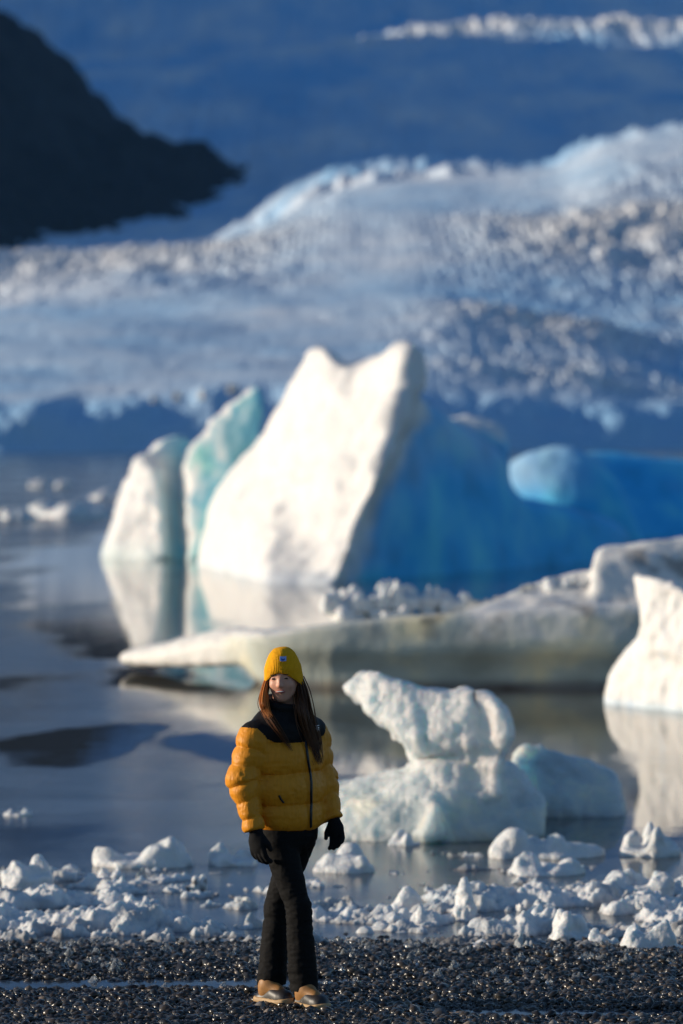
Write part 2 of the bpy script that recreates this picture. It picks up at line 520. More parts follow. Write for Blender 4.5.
Srow = S[:, None] + 0 * GX; Ccol = cols[None] + 0 * GX
sizeG = GD / 1000.0
# seracs: sharp blocks on the convex rolls, crevasse waves elsewhere
ser_l = sstep(3.3, 4.4, Srow) * sstep(5.2, 4.9, Srow) * sstep(420, 180, Ccol)
ser_r = (sstep(1.0, 1.6, Srow) * sstep(5.1, 3.6, Srow)) * sstep(330, 620, Ccol)
ser_f = sstep(8.5, 8.9, Srow) * sstep(9.3, 9.1, Srow) * sstep(240, 460, Ccol)
bandn = fbm(np.stack([Ccol / 420.0, Srow * 2.6 + Ccol / 560.0, 0 * Srow], -1), 3, 88)      # flow bands running up to the right
base = sstep(0.9, 1.3, Srow) * 0.4
ser_r = ser_r * np.clip(1 + 1.6 * bandn, .15, 2.2)
wl = sstep(250, 480, Ccol)
nA = (1 - wl) * fbm(Pw / np.array([1.35, 3.0, 1]), 3, 21, 0.55, True) + wl * fbm(Pw / np.array([1.35, 3.0, 1]), 3, 22, 0.55, True)
nB = (1 - wl) * fbm(Pw / np.array([5.0, 12.0, 1]), 4, 31, 0.5) + wl * fbm(Pw / np.array([6.0, 15.0, 1]), 4, 32, 0.5)
nC = fbm(Pw / np.array([16.0, 50.0, 1]), 4, 41, 0.55, True)
nR = fbm(Pw / np.array([40.0, 80.0, 1]), 3, 51, 0.5)
near = sstep(5.6, 5.0, Srow)
nA = nA - 0.3
edge = sstep(1.0, 1.9, Srow) * sstep(5.02, 4.75, Srow)
dz = near * (0.25 + 0.75 * edge) * (nA * (0.35 * base + 1.4 * ser_l + 1.5 * ser_r) + nB * (1.3 * base + 1.6 * ser_l + 1.6 * ser_r) + nR * 2.5 * sstep(1.2, 2.5, Srow) * sstep(5.2, 4.4, Srow)) * np.clip(GD / 900, .3, 1.5)
dz += (1 - near) * (nC * (5.0 + 6.0 * ser_f) + nR * 5)
dz += near * 3.2 * bandn * sstep(1.2, 2.0, Srow) * sstep(4.9, 4.2, Srow)
dz += (1 - near) * 9 * fbm(Pw / np.array([150.0, 420.0, 1]), 3, 64) * sstep(8.6, 8.0, Srow)
dz *= sstep(0.4, 1.1, Srow)
dz += 1.2 * fbm(np.stack([GX / 4, GD / 60, GZ / 3], -1), 4, 61) * sstep(0.1, 0.5, Srow) * sstep(1.4, 1.0, Srow)
GZ2 = GZ + dz
GY2 = GD + 1.6 * fbm(np.stack([GX / 7, GZ / 4, 0 * GX], -1), 4, 71) * sstep(1.3, 0.8, Srow)
nc = len(cols)
V = np.stack([GX, GY2, GZ2], -1).reshape(-1, 3)
i = np.arange(len(S) - 1)[:, None] * nc + np.arange(nc - 1)[None]
F = np.stack([i, i + 1, i + nc + 1, i + nc], -1).reshape(-1, 4)
blue = (sstep(1.25, 0.95, Srow) * 0.5 + 0.45 * sstep(0.9, 1.2, Srow) * sstep(3.0, 1.8, Srow) * (0.6 + 0.8 * nR)
        + 0.36 * sstep(5.2, 6.2, Srow) * (1 - 0.6 * ser_f))
blue = blue + near * np.clip(-1.6 * bandn - .1, -.5, .8) * sstep(1.0, 1.6, Srow) * sstep(4.7, 4.0, Srow) + (1 - near) * (0.35 * np.clip(nC, -1, 1) + 0.9 * fbm(Pw / np.array([60.0, 200.0, 1]), 5, 62))  # sunlit and shaded flow bands also tinted into the near ice
blue = np.clip(blue - 0.4 * np.clip(nA, 0, 1) * (ser_l + ser_r), 0, 1)
lit_white = np.clip(near * edge * (0.75 * ser_l + 0.6 * ser_r) * (0.55 + 0.9 * nA + 0.8 * bandn) + (1 - near) * 0.8 * ser_f, 0, 1)  # sun on the seracs and far crest painted in as whiter ice
tag(mesh_np('glacier', V, F, M['glacier'], True, {'blue': blue.ravel(), 'lit_white': lit_white.ravel()}), kind='structure')

# dark mountain beside the icefall; its nose reaches into the picture on the left
def mountain_z(X, Y):
    YK = [2100, 2300, 2500, 2800, 3200, 3500, 4000, 4400, 4800, 6500]
    prof = np.interp(Y, YK, [60, 130, 180, 255, 330, 375, 415, 420, 720, 1300])
    foot = np.interp(Y, YK, [-220, -140, -104, -84, -70, -140, -285, -380, -560, -1000])
    run = np.interp(Y, YK, [150, 180, 190, 200, 215, 220, 250, 270, 350, 480])
    low = np.interp(Y, YK, [60, 100, 125, 156, 214, 265, 330, 380, 460, 760]) - np.interp(Y, [2800, 3100, 3400], [10, 6, 12])
    t = np.clip((foot - X) / run, -0.6, 3.5)
    prof2 = np.maximum(prof, low + 5)
    z = np.where(t < 0, low + t * 60, np.where(t < 1, low + (prof2 - low) * np.clip(t, 0, 1) ** 1.55, prof2 + (t - 1) * 125))
    P = np.stack([X / 90, Y / 120, 0 * X], -1)
    z = z + sstep(-0.35, 0.4, t) * (30 * fbm(P, 6, 81, 0.55, True) + 14 * fbm(P * 3, 5, 82) + 3 * fbm(P * 11, 3, 83))
    return z
xs = np.concatenate([np.linspace(-2000, -460, 50), np.linspace(-450, 80, 200)])
ys = np.concatenate([np.linspace(2100, 3700, 260), np.linspace(3720, 7900, 110)])
tag(grid_mesh('mountain', xs, ys, mountain_z, M['rock']), kind='structure')

# thin cold air over the lagoon and the icefall
hb_ = bmesh.new(); bmesh.ops.create_cube(hb_, size=1)
for v in hb_.verts: v.co = Vector((v.co.x * 6400 + 50, v.co.y * 8300 + 4000, v.co.z * 1900 + 850))
hm = bpy.data.meshes.new('haze'); hb_.to_mesh(hm); hb_.free()
m = bpy.data.materials.new('thin_haze'); m.use_nodes = True; nt = m.node_tree; nt.nodes.clear()
pv = nt.nodes.new('ShaderNodeVolumePrincipled'); ou = nt.nodes.new('ShaderNodeOutputMaterial')
pv.inputs['Color'].default_value = (0.18, 0.48, 1.0, 1); pv.inputs['Density'].default_value = 2.3e-5
nt.links.new(pv.outputs[0], ou.inputs['Volume']); hm.materials.append(m)
ho = bpy.data.objects.new('haze', hm); COL.objects.link(ho); tag(ho, kind='stuff', label='thin cold haze over the lagoon and icefall', cat='haze')

# ------------------------------------------------------------------ icebergs
def berg(name, solids, h, mat, label, cat, k=0.2, rough=((0.9, 0.12, 1),), blue=None, dirt=None, cut=None, keep=-0.35, sm=1, group=None, smooth=0.75):
    P = np.concatenate([s[1] for s in solids])
    lo, hi = P.min(0) - 0.3, P.max(0) + 0.3
    lo[2] = max(lo[2], keep)
    def f(X, Y, Z):
        D = None
        for s in solids:
            q = s[0](X, Y, Z); D = q if D is None else smin(D, q, k)
        if cut: D = smax(D, -cut(X, Y, Z), k)
        return D
    V, F = nets(f, lo, hi, h)
    V = relax(V, F, sm)
    soft = 1 - smooth * np.clip(blue(V, vnormals(V, F)), 0, 1) if blue else 1.0
    for lam, amp, sd in rough:
        n = vnormals(V, F)
        d = fbm(V / lam, 4, sd, 0.5, sd % 2 == 0)
        V = V + n * (amp * d * soft)[:, None]
    n = vnormals(V, F)
    org = np.array([V[:, 0].mean(), V[:, 1].mean(), 0.0])
    at = {'blue': np.clip(blue(V, n), 0, 1) if blue else np.zeros(len(V))}
    if dirt: at['dirt'] = np.clip(dirt(V, n), 0, 1)
    o = mesh_np(name, V - org, F, mat, True, at)
    o.location = org
    tag(o, label, cat, group)
    return o

def px_of(V):
    """image column of world points, used to lay ice colours and painted sunlight along its length"""
    return 341.5 + V[:, 0] / V[:, 1] * FPX

# main iceberg: white weathered wedge with a long clear blue flank
A1 = hull_px([(194, 590, 77), (194, 552, 77), (199, 528, 77.5), (211, 492, 78), (240, 450, 78.5), (270, 422, 78), (300, 420, 75), (254, 600, 68), (318, 600, 67.2), (336, 600, 68.5), (354, 540, 69.5), (215, 600, 73)], 5, 0.85, 0.25)
A2 = hull_px([(266, 432, 77), (275, 400, 76.6), (299, 364, 75.6), (313, 343, 75), (328, 346, 74.2), (341, 362, 73.4), (280, 560, 71.6), (378, 450, 70.2), (334, 560, 68)], 3.5, 0.85, 0.18)
A3 = hull_px([(322, 372, 74.4), (346, 362, 73.3), (370, 354, 72.4), (394, 342, 71.5), (409, 341, 70.9), (423, 360, 71), (420, 400, 70.4), (394, 432, 69.8), (376, 470, 69.0), (354, 548, 67.9), (336, 588, 67.5), (280, 540, 71.8)], 3.5, 0.85, 0.18)
A4 = hull_px([(414, 388, 72.4), (428, 426, 73.0), (470, 432, 74.2), (502, 444, 75.2), (512, 456, 75.6), (518, 488, 75.6), (530, 600, 75.0), (326, 600, 68.0), (350, 540, 68.6), (384, 440, 70.2)], 5, 0.9, 0.35)
A6 = hull_px([(440, 470, 73), (514, 484, 75.4), (560, 492, 77.5), (600, 503, 79), (632, 522, 80.5), (644, 600, 80), (430, 600, 72)], 5, 0.9, 0.5)
A5 = hull_px([(424, 434, 83.5), (440, 426, 83.5), (476, 427, 84), (509, 440, 84.5), (514, 480, 84.5), (430, 500, 83.5), (513, 590, 85), (430, 590, 84)], 3.0, 0.9, 0.15,
             extra=[tuple(p) for p in ((430, 413, 87), (452, 410, 87.5), (480, 410, 87.5), (505, 421, 87.5))])
def blue_main(V, n):
    # the ridge from the peak to the water divides weathered ice from clear ice
    zz = V[:, 2]
    ridge = np.interp(zz, [0, 0.7, 1.6, 2.3, 3.0, 4.4], [W(338, 585, 67.5)[0], W(356, 545, 68)[0], W(377, 494, 69)[0], W(397, 440, 70)[0], W(416, 400, 71)[0], W(432, 345, 71)[0]])
    d = V[:, 0] - ridge + 0.25 * fbm(V * 1.3, 3, 5)
    s = 0.86 * sstep(-0.05, 0.40, d) + 0.14 * sstep(0.2, 1.3, d)
    lit_white = sstep(0.45, 0.8, n[:, 2]) * sstep(2.0, 2.4, zz) * sstep(82, 83.5, V[:, 1])  # lit top of the rear ledge painted white
    s = s * (1 - 0.42 * sstep(1.5, 3.3, zz + .5 * fbm(V * .9, 3, 15)) * sstep(0.2, .8, d))
    return s * (1 - 0.8 * lit_white) + 0.12 * sstep(0.35, 0.0, zz)
berg('iceberg', [A1, A2, A3, A4, A5, A6], 0.085, M['berg'], 'tall iceberg with a cream white wedge face and a long deep blue flank', 'iceberg',
     0.42, ((1.3, 0.22, 3), (0.5, 0.07, 5), (0.2, 0.02, 7)), blue_main)

# teal iceberg to its left
B1 = hull_px([(104, 575, 81), (106, 553, 81), (141, 505, 81.5), (146, 470, 82), (152, 440, 82.5), (175, 431, 83), (192, 440, 83), (205, 520, 82.5), (204, 580, 80.5), (150, 580, 79.8)], 4, 0.85, 0.2)
B2 = hull_px([(105, 572, 81), (112, 540, 81), (140, 502, 81), (129, 484, 82), (137, 458, 82), (160, 470, 81), (170, 560, 79.6)], 3, 0.8, 0.15)
B3 = hull_px([(184, 456, 80.8), (205, 424, 80.9), (232, 402, 80.9), (258, 381, 81.0), (266, 400, 80.8), (254, 440, 80.6), (244, 570, 80.2), (186, 566, 79.6)], 3.0, 0.8, 0.15)
def blue_teal(V, n):
    p = px_of(V)
    a = sstep(140, 192, p + 10 * fbm(V * 1.1, 3, 8)) * sstep(0.2, -0.3, n[:, 0] * -1 - 0.35)  # sunward left side painted white, shaded right side painted teal
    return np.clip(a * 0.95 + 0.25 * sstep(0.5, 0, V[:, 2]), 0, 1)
berg('iceberg', [B1, B2, B3], 0.08, M['teal'], 'teal iceberg with a leaning pinnacle, left of the tall white wedge', 'iceberg',
     0.5, ((1.2, 0.18, 13), (0.45, 0.07, 14), (0.2, 0.03, 17)), blue_teal)

# blue iceberg behind the main one on the right
C1 = hull_px([(560, 470, 96), (586, 449, 97), (640, 452, 98), (690, 461, 98), (770, 470, 99), (800, 560, 97), (560, 560, 93)], 9, 0.9, 0.3)
C2 = hull_px([(503, 463, 92.6), (520, 453, 92.6), (574, 444, 92.5), (594, 455, 92.4), (622, 484, 92.2), (650, 560, 91.8), (560, 500, 91.6), (506, 486, 92.4), (506, 560, 92)], 5, 0.9, 0.3)
def blue_back(V, n):
    p = px_of(V); z = V[:, 2]
    pale = sstep(625, 545, p + 14 * fbm(V * .9, 3, 2)) * sstep(0.8, 1.6, z)
    return np.clip(1.0 - 0.36 * pale + 0.1 * fbm(V * 0.8, 3, 3), 0, 1)
berg('iceberg', [C1, C2], 0.11, M['berg'], 'low deep blue iceberg with a pale block on top, right of the tall iceberg', 'iceberg',
     0.25, ((1.4, 0.2, 23), (0.5, 0.07, 24)), blue_back)

# long grey green floe with an overhanging tongue
F1 = hull_px([(228, 634, 42.2), (255, 630, 41.7), (330, 622, 41.4), (400, 614, 41.4), (470, 610, 41.4), (560, 604, 41.4), (650, 600, 41.4), (760, 592, 41.6), (770, 705, 41.2), (560, 705, 41.0), (330, 705, 41.0), (268, 700, 41.7), (240, 664, 42.2)], 1.3, 0.97, 0.08)
F2 = hull_px([(117, 660, 43.6), (124, 652, 43.6), (152, 643, 43.3), (200, 632, 42.8), (230, 627, 42.4), (262, 630, 41.8), (266, 664, 41.8), (200, 666, 42.6), (150, 668, 43.2), (128, 666, 43.5)], 1.5, 0.9, 0.06)
F3 = hull_px([(590, 604, 42.4), (593, 562, 42.8), (600, 549, 43.2), (640, 543, 43.3), (683, 538, 43.4), (770, 528, 43.6), (780, 610, 42.6)], 1.8, 0.95, 0.06)
F4 = hull_px([(465, 612, 42.0), (492, 602, 42.6), (515, 588, 43.0), (548, 578, 43.4), (592, 570, 43.4), (605, 612, 42.0)], 1.6, 0.95, 0.08)
def cutF(X, Y, Z):
    # the wave cut notch along the front
    c = np.interp(X, [W(230, 640, 43)[0], W(255, 640, 43)[0], W(330, 640, 41.6)[0], W(400, 640, 41.4)[0], W(760, 640, 41.4)[0]], [42.0, 41.6, 41.3, 41.25, 41.25]) + .13 - 1.0
    return np.sqrt(((Y - c) / 1.0) ** 2 + ((Z - 0.12) / 0.60) ** 2) * 0.5 - 0.5 + 0 * X
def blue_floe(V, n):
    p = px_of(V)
    white = (sstep(255, 200, p + 14 * fbm(V * 2, 2, 9)) + sstep(0.35, 0.7, -n[:, 0]) * sstep(0.5, 0.7, V[:, 2])  # tongue is white ice; sunlit left-facing ends are painted white too
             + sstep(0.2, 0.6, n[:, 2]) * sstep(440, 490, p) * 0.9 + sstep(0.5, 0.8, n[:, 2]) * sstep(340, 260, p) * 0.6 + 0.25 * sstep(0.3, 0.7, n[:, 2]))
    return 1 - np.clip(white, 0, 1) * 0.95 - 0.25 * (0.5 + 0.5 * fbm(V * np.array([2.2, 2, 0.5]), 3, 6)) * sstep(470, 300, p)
def dirt_floe(V, n):
    p = px_of(V)
    d = fbm(V * 3.0, 4, 77)
    return (sstep(0.05, 0.4, d) * sstep(0.2, 0.5, n[:, 2]) * sstep(300, 420, p) * 0.6
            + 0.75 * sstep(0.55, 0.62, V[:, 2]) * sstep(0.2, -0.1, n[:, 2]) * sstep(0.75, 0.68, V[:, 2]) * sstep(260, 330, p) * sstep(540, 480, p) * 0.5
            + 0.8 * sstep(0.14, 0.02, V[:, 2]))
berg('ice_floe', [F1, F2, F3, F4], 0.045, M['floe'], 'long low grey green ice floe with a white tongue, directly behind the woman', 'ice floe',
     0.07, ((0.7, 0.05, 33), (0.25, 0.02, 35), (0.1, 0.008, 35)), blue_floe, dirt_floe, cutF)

# white hooked cone on the right edge
G1 = hull_px([(602, 722, 39.2), (604, 690, 39.2), (612, 664, 39.1), (639, 645, 38.9), (656, 612, 38.65), (705, 600, 38.2), (745, 640, 37.6), (752, 722, 37.0)], 1.6, 0.85, 0.12)
G2 = hull_px([(633, 573, 38.9), (640, 574, 38.8), (683, 586, 38.3), (712, 610, 38.0), (690, 660, 38.0), (648, 650, 38.5), (647, 612, 38.6), (644, 589, 38.8)], 0.8, 0.9, 0.05)
berg('iceberg', [G1, G2], 0.03, M['berg'], 'small white cone shaped iceberg with a hooked tip at the right edge', 'iceberg',
     0.15, ((0.5, 0.05, 43), (0.22, 0.03, 44), (0.09, 0.01, 45)), lambda V, n: 0.25 * sstep(0.12, 0.0, V[:, 2]) + 0.15 * sstep(0.3, 0.6, fbm(V * np.array([7, 7, 1.5]), 3, 4)))

# sculpted small berg close to the shore
H1 = hull_px([(342, 689, 27.2), (352, 676, 27.2), (366, 669, 27.1), (398, 688, 26.9), (412, 700, 26.8), (420, 745, 26.6), (402, 736, 26.7), (386, 724, 26.8), (360, 705, 27.0)], 0.3, 0.8, 0.04)
H2 = hull_px([(405, 700, 27.1), (432, 694, 26.9), (455, 697, 26.8), (466, 720, 26.7), (500, 762, 26.5), (505, 800, 26.4), (420, 800, 26.7), (414, 756, 27.0)], 0.55, 0.85, 0.06)
H3 = hull_px([(450, 704, 27.0), (464, 694, 26.9), (494, 696, 26.5), (511, 720, 26.4), (509, 746, 26.4), (498, 768, 26.5), (466, 764, 26.7), (452, 740, 26.9)], 0.4, 0.85, 0.05)
H4 = hull_px([(412, 772, 26.8), (380, 790, 26.7), (330, 786, 27.0), (295, 798, 27.2), (290, 846, 26.6), (380, 848, 26.3), (470, 846, 26.3), (542, 842, 26.5), (546, 806, 26.8), (527, 779, 27.0), (502, 762, 27.0), (460, 760, 26.6)], 0.9, 0.9, 0.08)
H5 = hull_px([(433, 800, 26.25), (438, 806, 26.25), (446, 838, 26.2), (424, 842, 26.2), (420, 834, 26.3)], 0.2, 0.8, 0.03)
H6 = hull_px([(384, 681, 26.95), (410, 690, 26.9), (440, 693, 26.75), (472, 696, 26.65), (484, 750, 26.45), (415, 752, 26.7), (398, 733, 26.75)], 0.45, 0.85, 0.05)
berg('iceberg', [H1, H2, H3, H4, H5, H6], 0.016, M['near_ice'], 'small sculpted white iceberg with a pointed snout, right of the woman', 'iceberg',
     0.10, ((0.34, 0.05, 52), (0.2, 0.035, 54), (0.09, 0.014, 55), (0.045, 0.008, 56)), lambda V, n: 0.8 * sstep(0.45, 0.15, V[:, 2]) + 0.15 * fbm(V * 5, 3, 4), smooth=0.3)
I1 = hull_px([(505, 780, 28.0), (515, 752, 28.3), (527, 745, 28.4), (563, 755, 28.5), (600, 764, 28.5), (619, 771, 28.5), (627, 800, 28.3), (628, 822, 28.0), (520, 826, 27.9)], 0.6, 0.9, 0.05)
berg('iceberg', [I1], 0.018, M['near_ice'], 'rounded pale blue ice block behind the sculpted white iceberg', 'iceberg',
     0.05, ((0.3, 0.05, 63), (0.12, 0.025, 64), (0.05, 0.01, 66)), lambda V, n: 0.8 - 0.8 * sstep(608, 622, px_of(V)) + 0.3 * fbm(V * 4, 3, 6), smooth=0.3)  # lit right edge painted as whiter ice

# ------------------------------------------------------------------ loose ice
def lump(name, size, seed, h=None, flat=0.55, spikes=3, mat=None, label=None, cat='ice chunk', group=None, blue=0.2, sm=1, dirtv=0.0):
    """an irregular piece of ice standing on z=0, made of a few merged knobs"""
    rg = np.random.default_rng(seed)
    sx, sy, sz = size
    parts = []
    nk = 1 if spikes == 1 else spikes * 2 + 1
    for q in range(nk):
        a = rg.uniform(0, 6.28); r = math.sqrt(rg.uniform(0.05, 1)) * 0.72 if nk > 1 else 0
        sc = rg.uniform(0.30, 0.52) if nk > 1 else 0.92
        hz = sz * (rg.uniform(0.45, 1.1) if nk > 1 else 1.0)
        c = (math.cos(a) * r * sx * 0.5, math.sin(a) * r * sy * 0.5, 0.0)
        pts = rg.normal(size=(22, 3)); pts /= np.linalg.norm(pts, axis=1, keepdims=True)
        if nk == 1: pts[:, :2] *= np.clip(1.15 - 0.75 * np.maximum(pts[:, 2:], 0), 0.2, 1)
        parts.append(hull(pts * np.array([sx * 0.5 * sc, sy * 0.5 * sc, hz]) + np.array(c), 0.16 * min(sz, sx * sc)))
    base = hull(np.array([(math.cos(t) * sx * .47 * rg.uniform(.8, 1), math.sin(t) * sy * .47 * rg.uniform(.8, 1), zz) for t in np.linspace(0, 5.6, 9) for zz in (-.3 * sz, .22 * sz)]), 0.1 * sz)
    if nk > 1: parts.append(base)
    h = h or max(size) / 34
    def f(X, Y, Z):
        D = None
        for p in parts:
            q = p(X, Y, Z); D = q if D is None else smin(D, q, 0.16 * sz)
        return D
    V, F = nets(f, (-sx * .85, -sy * .85, -0.25 * sz), (sx * .85, sy * .85, sz * 1.3), h)
    V = relax(V, F, sm)
    for lam, amp in ((0.5, 0.12), (0.2, 0.06), (0.09, 0.03)):
        V = V + vnormals(V, F) * (amp * sz * fbm(V / (lam * min(sx, 2 * sz)), 3, seed + 3))[:, None]
    at = {'blue': np.clip(blue + 0.3 * fbm(V / (0.5 * sx), 2, seed), 0, 1), 'dirt': np.clip(dirtv * sstep(0.0, 0.5, fbm(V / (0.4 * sx), 3, seed + 9)), 0, 1)}
    o = mesh_np(name, V, F, mat or M['chunk'], True, at)
    if label: tag(o, label, cat, group)
    return o

def at_px(o, px, py, z=0.0, rz=0.0, sink=0.0):
    D = DW(py, z); p = W(px, py, D)
    o.location = (p[0], p[1], z - sink); o.rotation_euler = (0, 0, rz)
    return o

granular(M['chunk'], 50, 0.35, 0.012)
# distant flat pieces on the left of the lagoon
for (x0, x1, yt, yb, sd, lab) in [(6, 33, 501, 520, 1, 'blocky white floe far out on the lagoon at the left edge'),
                                  (44, 97, 492, 518, 2, 'wide white floe far out, between a blocky floe and a thin bluish one'),
                                  (98, 127, 486, 500, 3, 'thin bluish floe just left of the teal iceberg'),
                                  (32, 45, 476, 489, 4, 'left one of two tiny white ice bits before the blue glacier cliff'),
                                  (57, 70, 476, 489, 5, 'right one of two tiny white ice bits before the blue glacier cliff')]:
    D = DW(yb); w = (x1 - x0) / FPX * D; hh = (yb - yt) / FPX * D
    o = lump('ice_floe', (w * 1.7, w * 2.4, hh * 0.75), 300 + sd, spikes=5, mat=M['white_chunk'], label=lab, cat='ice floe', blue=0.05)
    at_px(o, (x0 + x1) / 2, yb - 2)
# ice bits lit on the rim of the glacier front
for (xx, yy, s, lab) in [(155, 396, 0.8, 'leftmost bright ice block on the rim of the blue glacier cliff'), (178, 393, 0.95, 'second ice block from the left on the glacier cliff rim'),
                         (202, 392, 0.95, 'third ice block from the left on the glacier cliff rim'), (233, 386, 1.1, 'bright ice block on the cliff rim nearest the leaning teal pinnacle')]:
    o = lump('ice_block', (s * 1.0, s, s * 0.85), int(xx), label=lab, cat='ice block', blue=0.0)
    D = 330.0; p = W(xx, yy + 5, D); o.location = p

# rubble resting on the far edge of the long floe
for (xx, yy, w, hgt, sd) in [(338, 603, 36, 24, 1), (360, 600, 34, 27, 2), (384, 598, 30, 25, 3), (408, 598, 34, 26, 4), (432, 598, 30, 22, 5), (455, 602, 32, 22, 6), (348, 612, 40, 18, 7), (395, 610, 44, 18, 8), (440, 612, 40, 18, 9)]:
    D = 43.2; s = D / FPX
    o = lump('ice_chunk', (w * s * 1.2, w * s * 1.2, hgt * s * 1.0), 400 + sd, spikes=2, mat=M['white_chunk'], label='rounded white lump in the row along the back edge of the long grey floe', group='white lumps on the long floe', blue=0.05)
    p = W(xx, yy + 4, D); o.location = p
for (xx, yy, w, hgt, sd) in [(480, 604, 34, 18, 11), (506, 598, 30, 20, 12), (528, 590, 34, 20, 13), (556, 582, 34, 20, 14), (578, 584, 30, 22, 15)]:
    D = 42.9; s = D / FPX
    o = lump('ice_chunk', (w * s, w * s * 1.1, hgt * s * 0.75), 400 + sd, label='dirty white lump of rubble on the rising right half of the long grey floe', group='dirty rubble on the long floe', blue=0.1, dirtv=0.5)
    p = W(xx, yy + 6, D); o.location = p

def slush_z(X, Y):
    P = np.stack([X, Y * 1.1, 0 * X], -1)
    a = fbm(P * 1.5, 3, 91); b_ = fbm(P * 5.0, 3, 92); c_ = fbm(P * 13, 3, 93); d_ = fbm(P * 32, 2, 94)
    Y0 = Y; Y = Y + 0.35 * fbm(P * .9, 3, 97) - 0.06 * X
    band = sstep(19.6, 21.3, Y) * sstep(26.0, 22.6, Y)
    far = sstep(27.5, 23.5, Y) * sstep(20.4, 21.2, Y)
    e_ = fbm(P * np.array([2.6, 3.4, 1]), 3, 90)
    plate = sstep(-0.24, -0.08, e_ + 0.5 * a) * (0.055 + 0.02 * b_) + sstep(0.1, 0.3, e_) * 0.03
    z = -0.04 * sstep(20.1, 21.0, Y) - 0.010 * sstep(19.2, 20, Y) - 0.012 + band * (0.95 * plate + 0.05 * np.maximum(a, -.3)) + 0.06 * far * a + 0.055 * b_ * band + 0.04 * b_ * far + 0.036 * c_ * (0.4 + 0.6 * band) + 0.02 * d_ + 0.006 * fbm(P * 70, 1, 99); Y = Y0
    return z + np.maximum(beach_z(X, Y), 0) * 1.05

# named pieces near the shore: (x0, x1, top, bottom, seed, knobs, label)
for (x0, x1, yt, yb, sd, sp, lab, dv) in [
    (85, 196, 828, 868, 1, 5, 'broad knobbly white ice chunk floating at left beyond the slush', 0.0),
    (203, 262, 838, 868, 2, 3, 'white ice chunk with dark underside just left of the black glove', 0.3),
    (306, 384, 842, 874, 3, 4, 'flat white ice chunk right of the black trousers', 0.1),
    (375, 441, 877, 920, 4, 1, 'smooth domed ice chunk on the slush, left of the pointed one', 0.0),
    (436, 492, 866, 922, 5, 1, 'pointed white ice chunk standing on the slush', 0.0),
    (384, 425, 826, 848, 7, 3, 'small white lump at the foot of the sculpted iceberg', 0.0),
    (478, 618, 824, 858, 6, 5, 'long log shaped ice chunk before the pale blue block', 0.05),
    (500, 590, 850, 876, 16, 4, 'low sparkling ice chunk in front of the log shaped one', 0.0),
    (610, 690, 816, 858, 8, 3, 'grey ice chunk at the right edge beside the log shaped one', 0.3),
    (597, 683, 864, 892, 9, 4, 'low dirty brown ice chunk near the right edge', 0.75),
    (0, 58, 848, 884, 10, 4, 'white ice chunk at the left edge beyond the slush', 0.0),
    (92, 130, 862, 880, 11, 3, 'small wet ice lump in front of the broad knobbly chunk', 0.1),
    (182, 208, 872, 892, 12, 2, 'small dark stained ice lump in the slush at left', 0.9),
    (0, 34, 802, 818, 13, 2, 'flat dark rimmed ice scrap on the left water', 0.5),
    (540, 600, 905, 944, 14, 4, 'rough ice chunk on the shore slush, second from the right edge', 0.1),
    (612, 690, 912, 958, 15, 4, 'large rough ice chunk at the right edge of the shore slush', 0.05)]:
    D = DW(yb); s = D / FPX
    w, hh = (x1 - x0) * s, (yb - yt) * s
    o = lump('ice_chunk', (w * (0.98 if sp > 1 else 0.92), max(w * 0.7, hh), hh * (0.95 if sp > 1 else 0.95)), 500 + sd, h=max(w, hh) / 44, spikes=sp, label=lab, blue=0.12, dirtv=dv, mat=M['white_chunk'])
    g0 = W((x0 + x1) / 2, yb - 3, DW(yb - 3))
    at_px(o, (x0 + x1) / 2, yb - 3, z=max(0.0, 0.75 * float(slush_z(np.array(g0[0]), np.array(g0[1])))), sink=0.01)

# slush along the shore, too broken to count
xs = np.concatenate([np.linspace(-9, -2.8, 160), np.linspace(-2.75, 2.75, 560), np.linspace(2.8, 9, 160)]); ys = np.linspace(19.0, 27.2, 780)
sl = grid_mesh('slush', xs, ys, slush_z, M['chunk'])
Vn = len(sl.data.vertices)
co = np.zeros(Vn * 3, np.float32); sl.data.vertices.foreach_get('co', co); co = co.reshape(-1, 3)
for an, vv in (('blue', np.clip(0.25 + 0.7 * fbm(co * 1.4, 3, 95), 0, 1)), ('dirt', np.clip(0.8 * sstep(21.8, 20.7, co[:, 1] + .3 * fbm(co * 2, 3, 98)) + 0.45 * sstep(0.1, 0.45, fbm(co * 3, 3, 96)) + 0.45 * sstep(0.02, 0.0, co[:, 2]), 0, 0.85))):
    sl.data.attributes.new(an, 'FLOAT', 'POINT').data.foreach_set('value', vv.astype(np.float32))
tag(sl, 'grey white slush of crushed ice along the water line', 'slush', kind='stuff')

# countable loose chunks washed into the slush
protos = []
for q in range(7):
    o = lump('ice_chunk', (0.26, 0.22, 0.13 if q == 3 else 0.065), 700 + q, h=0.011, spikes=2 + q % 3, blue=0.15, dirtv=0.15 if q < 5 else 0.8)
    protos.append(o)
used = set()
for q in range(120):
    Y = 20.5 + 3.6 * random.random() ** 1.3 if q < 105 else random.uniform(23.5, 26)
    X = random.uniform(-0.105, 0.105) * Y
    k = random.randrange(7)
    if k in used:
        o = protos[k].copy(); COL.objects.link(o)
    else:
        o = protos[k]; used.add(k)
    s = random.choice([0.25, 0.35, 0.45, 0.6, 0.8, 1.1, 1.4]) * (1 if q < 105 else 0.6)
    z = float(slush_z(np.array(X), np.array(Y)))
    o.location = (X, Y, max(z, 0) - 0.035 * s)
    o.rotation_euler = (random.uniform(-.2, .2), random.uniform(-.2, .2), random.uniform(0, 6.28))
    o.scale = (s, s * random.uniform(.8, 1.2), s * random.uniform(.7, 1.2))
    tag(o, 'one of the small broken ice chunks strewn in the shore slush', 'ice chunk', 'small ice chunks washed up in the slush')

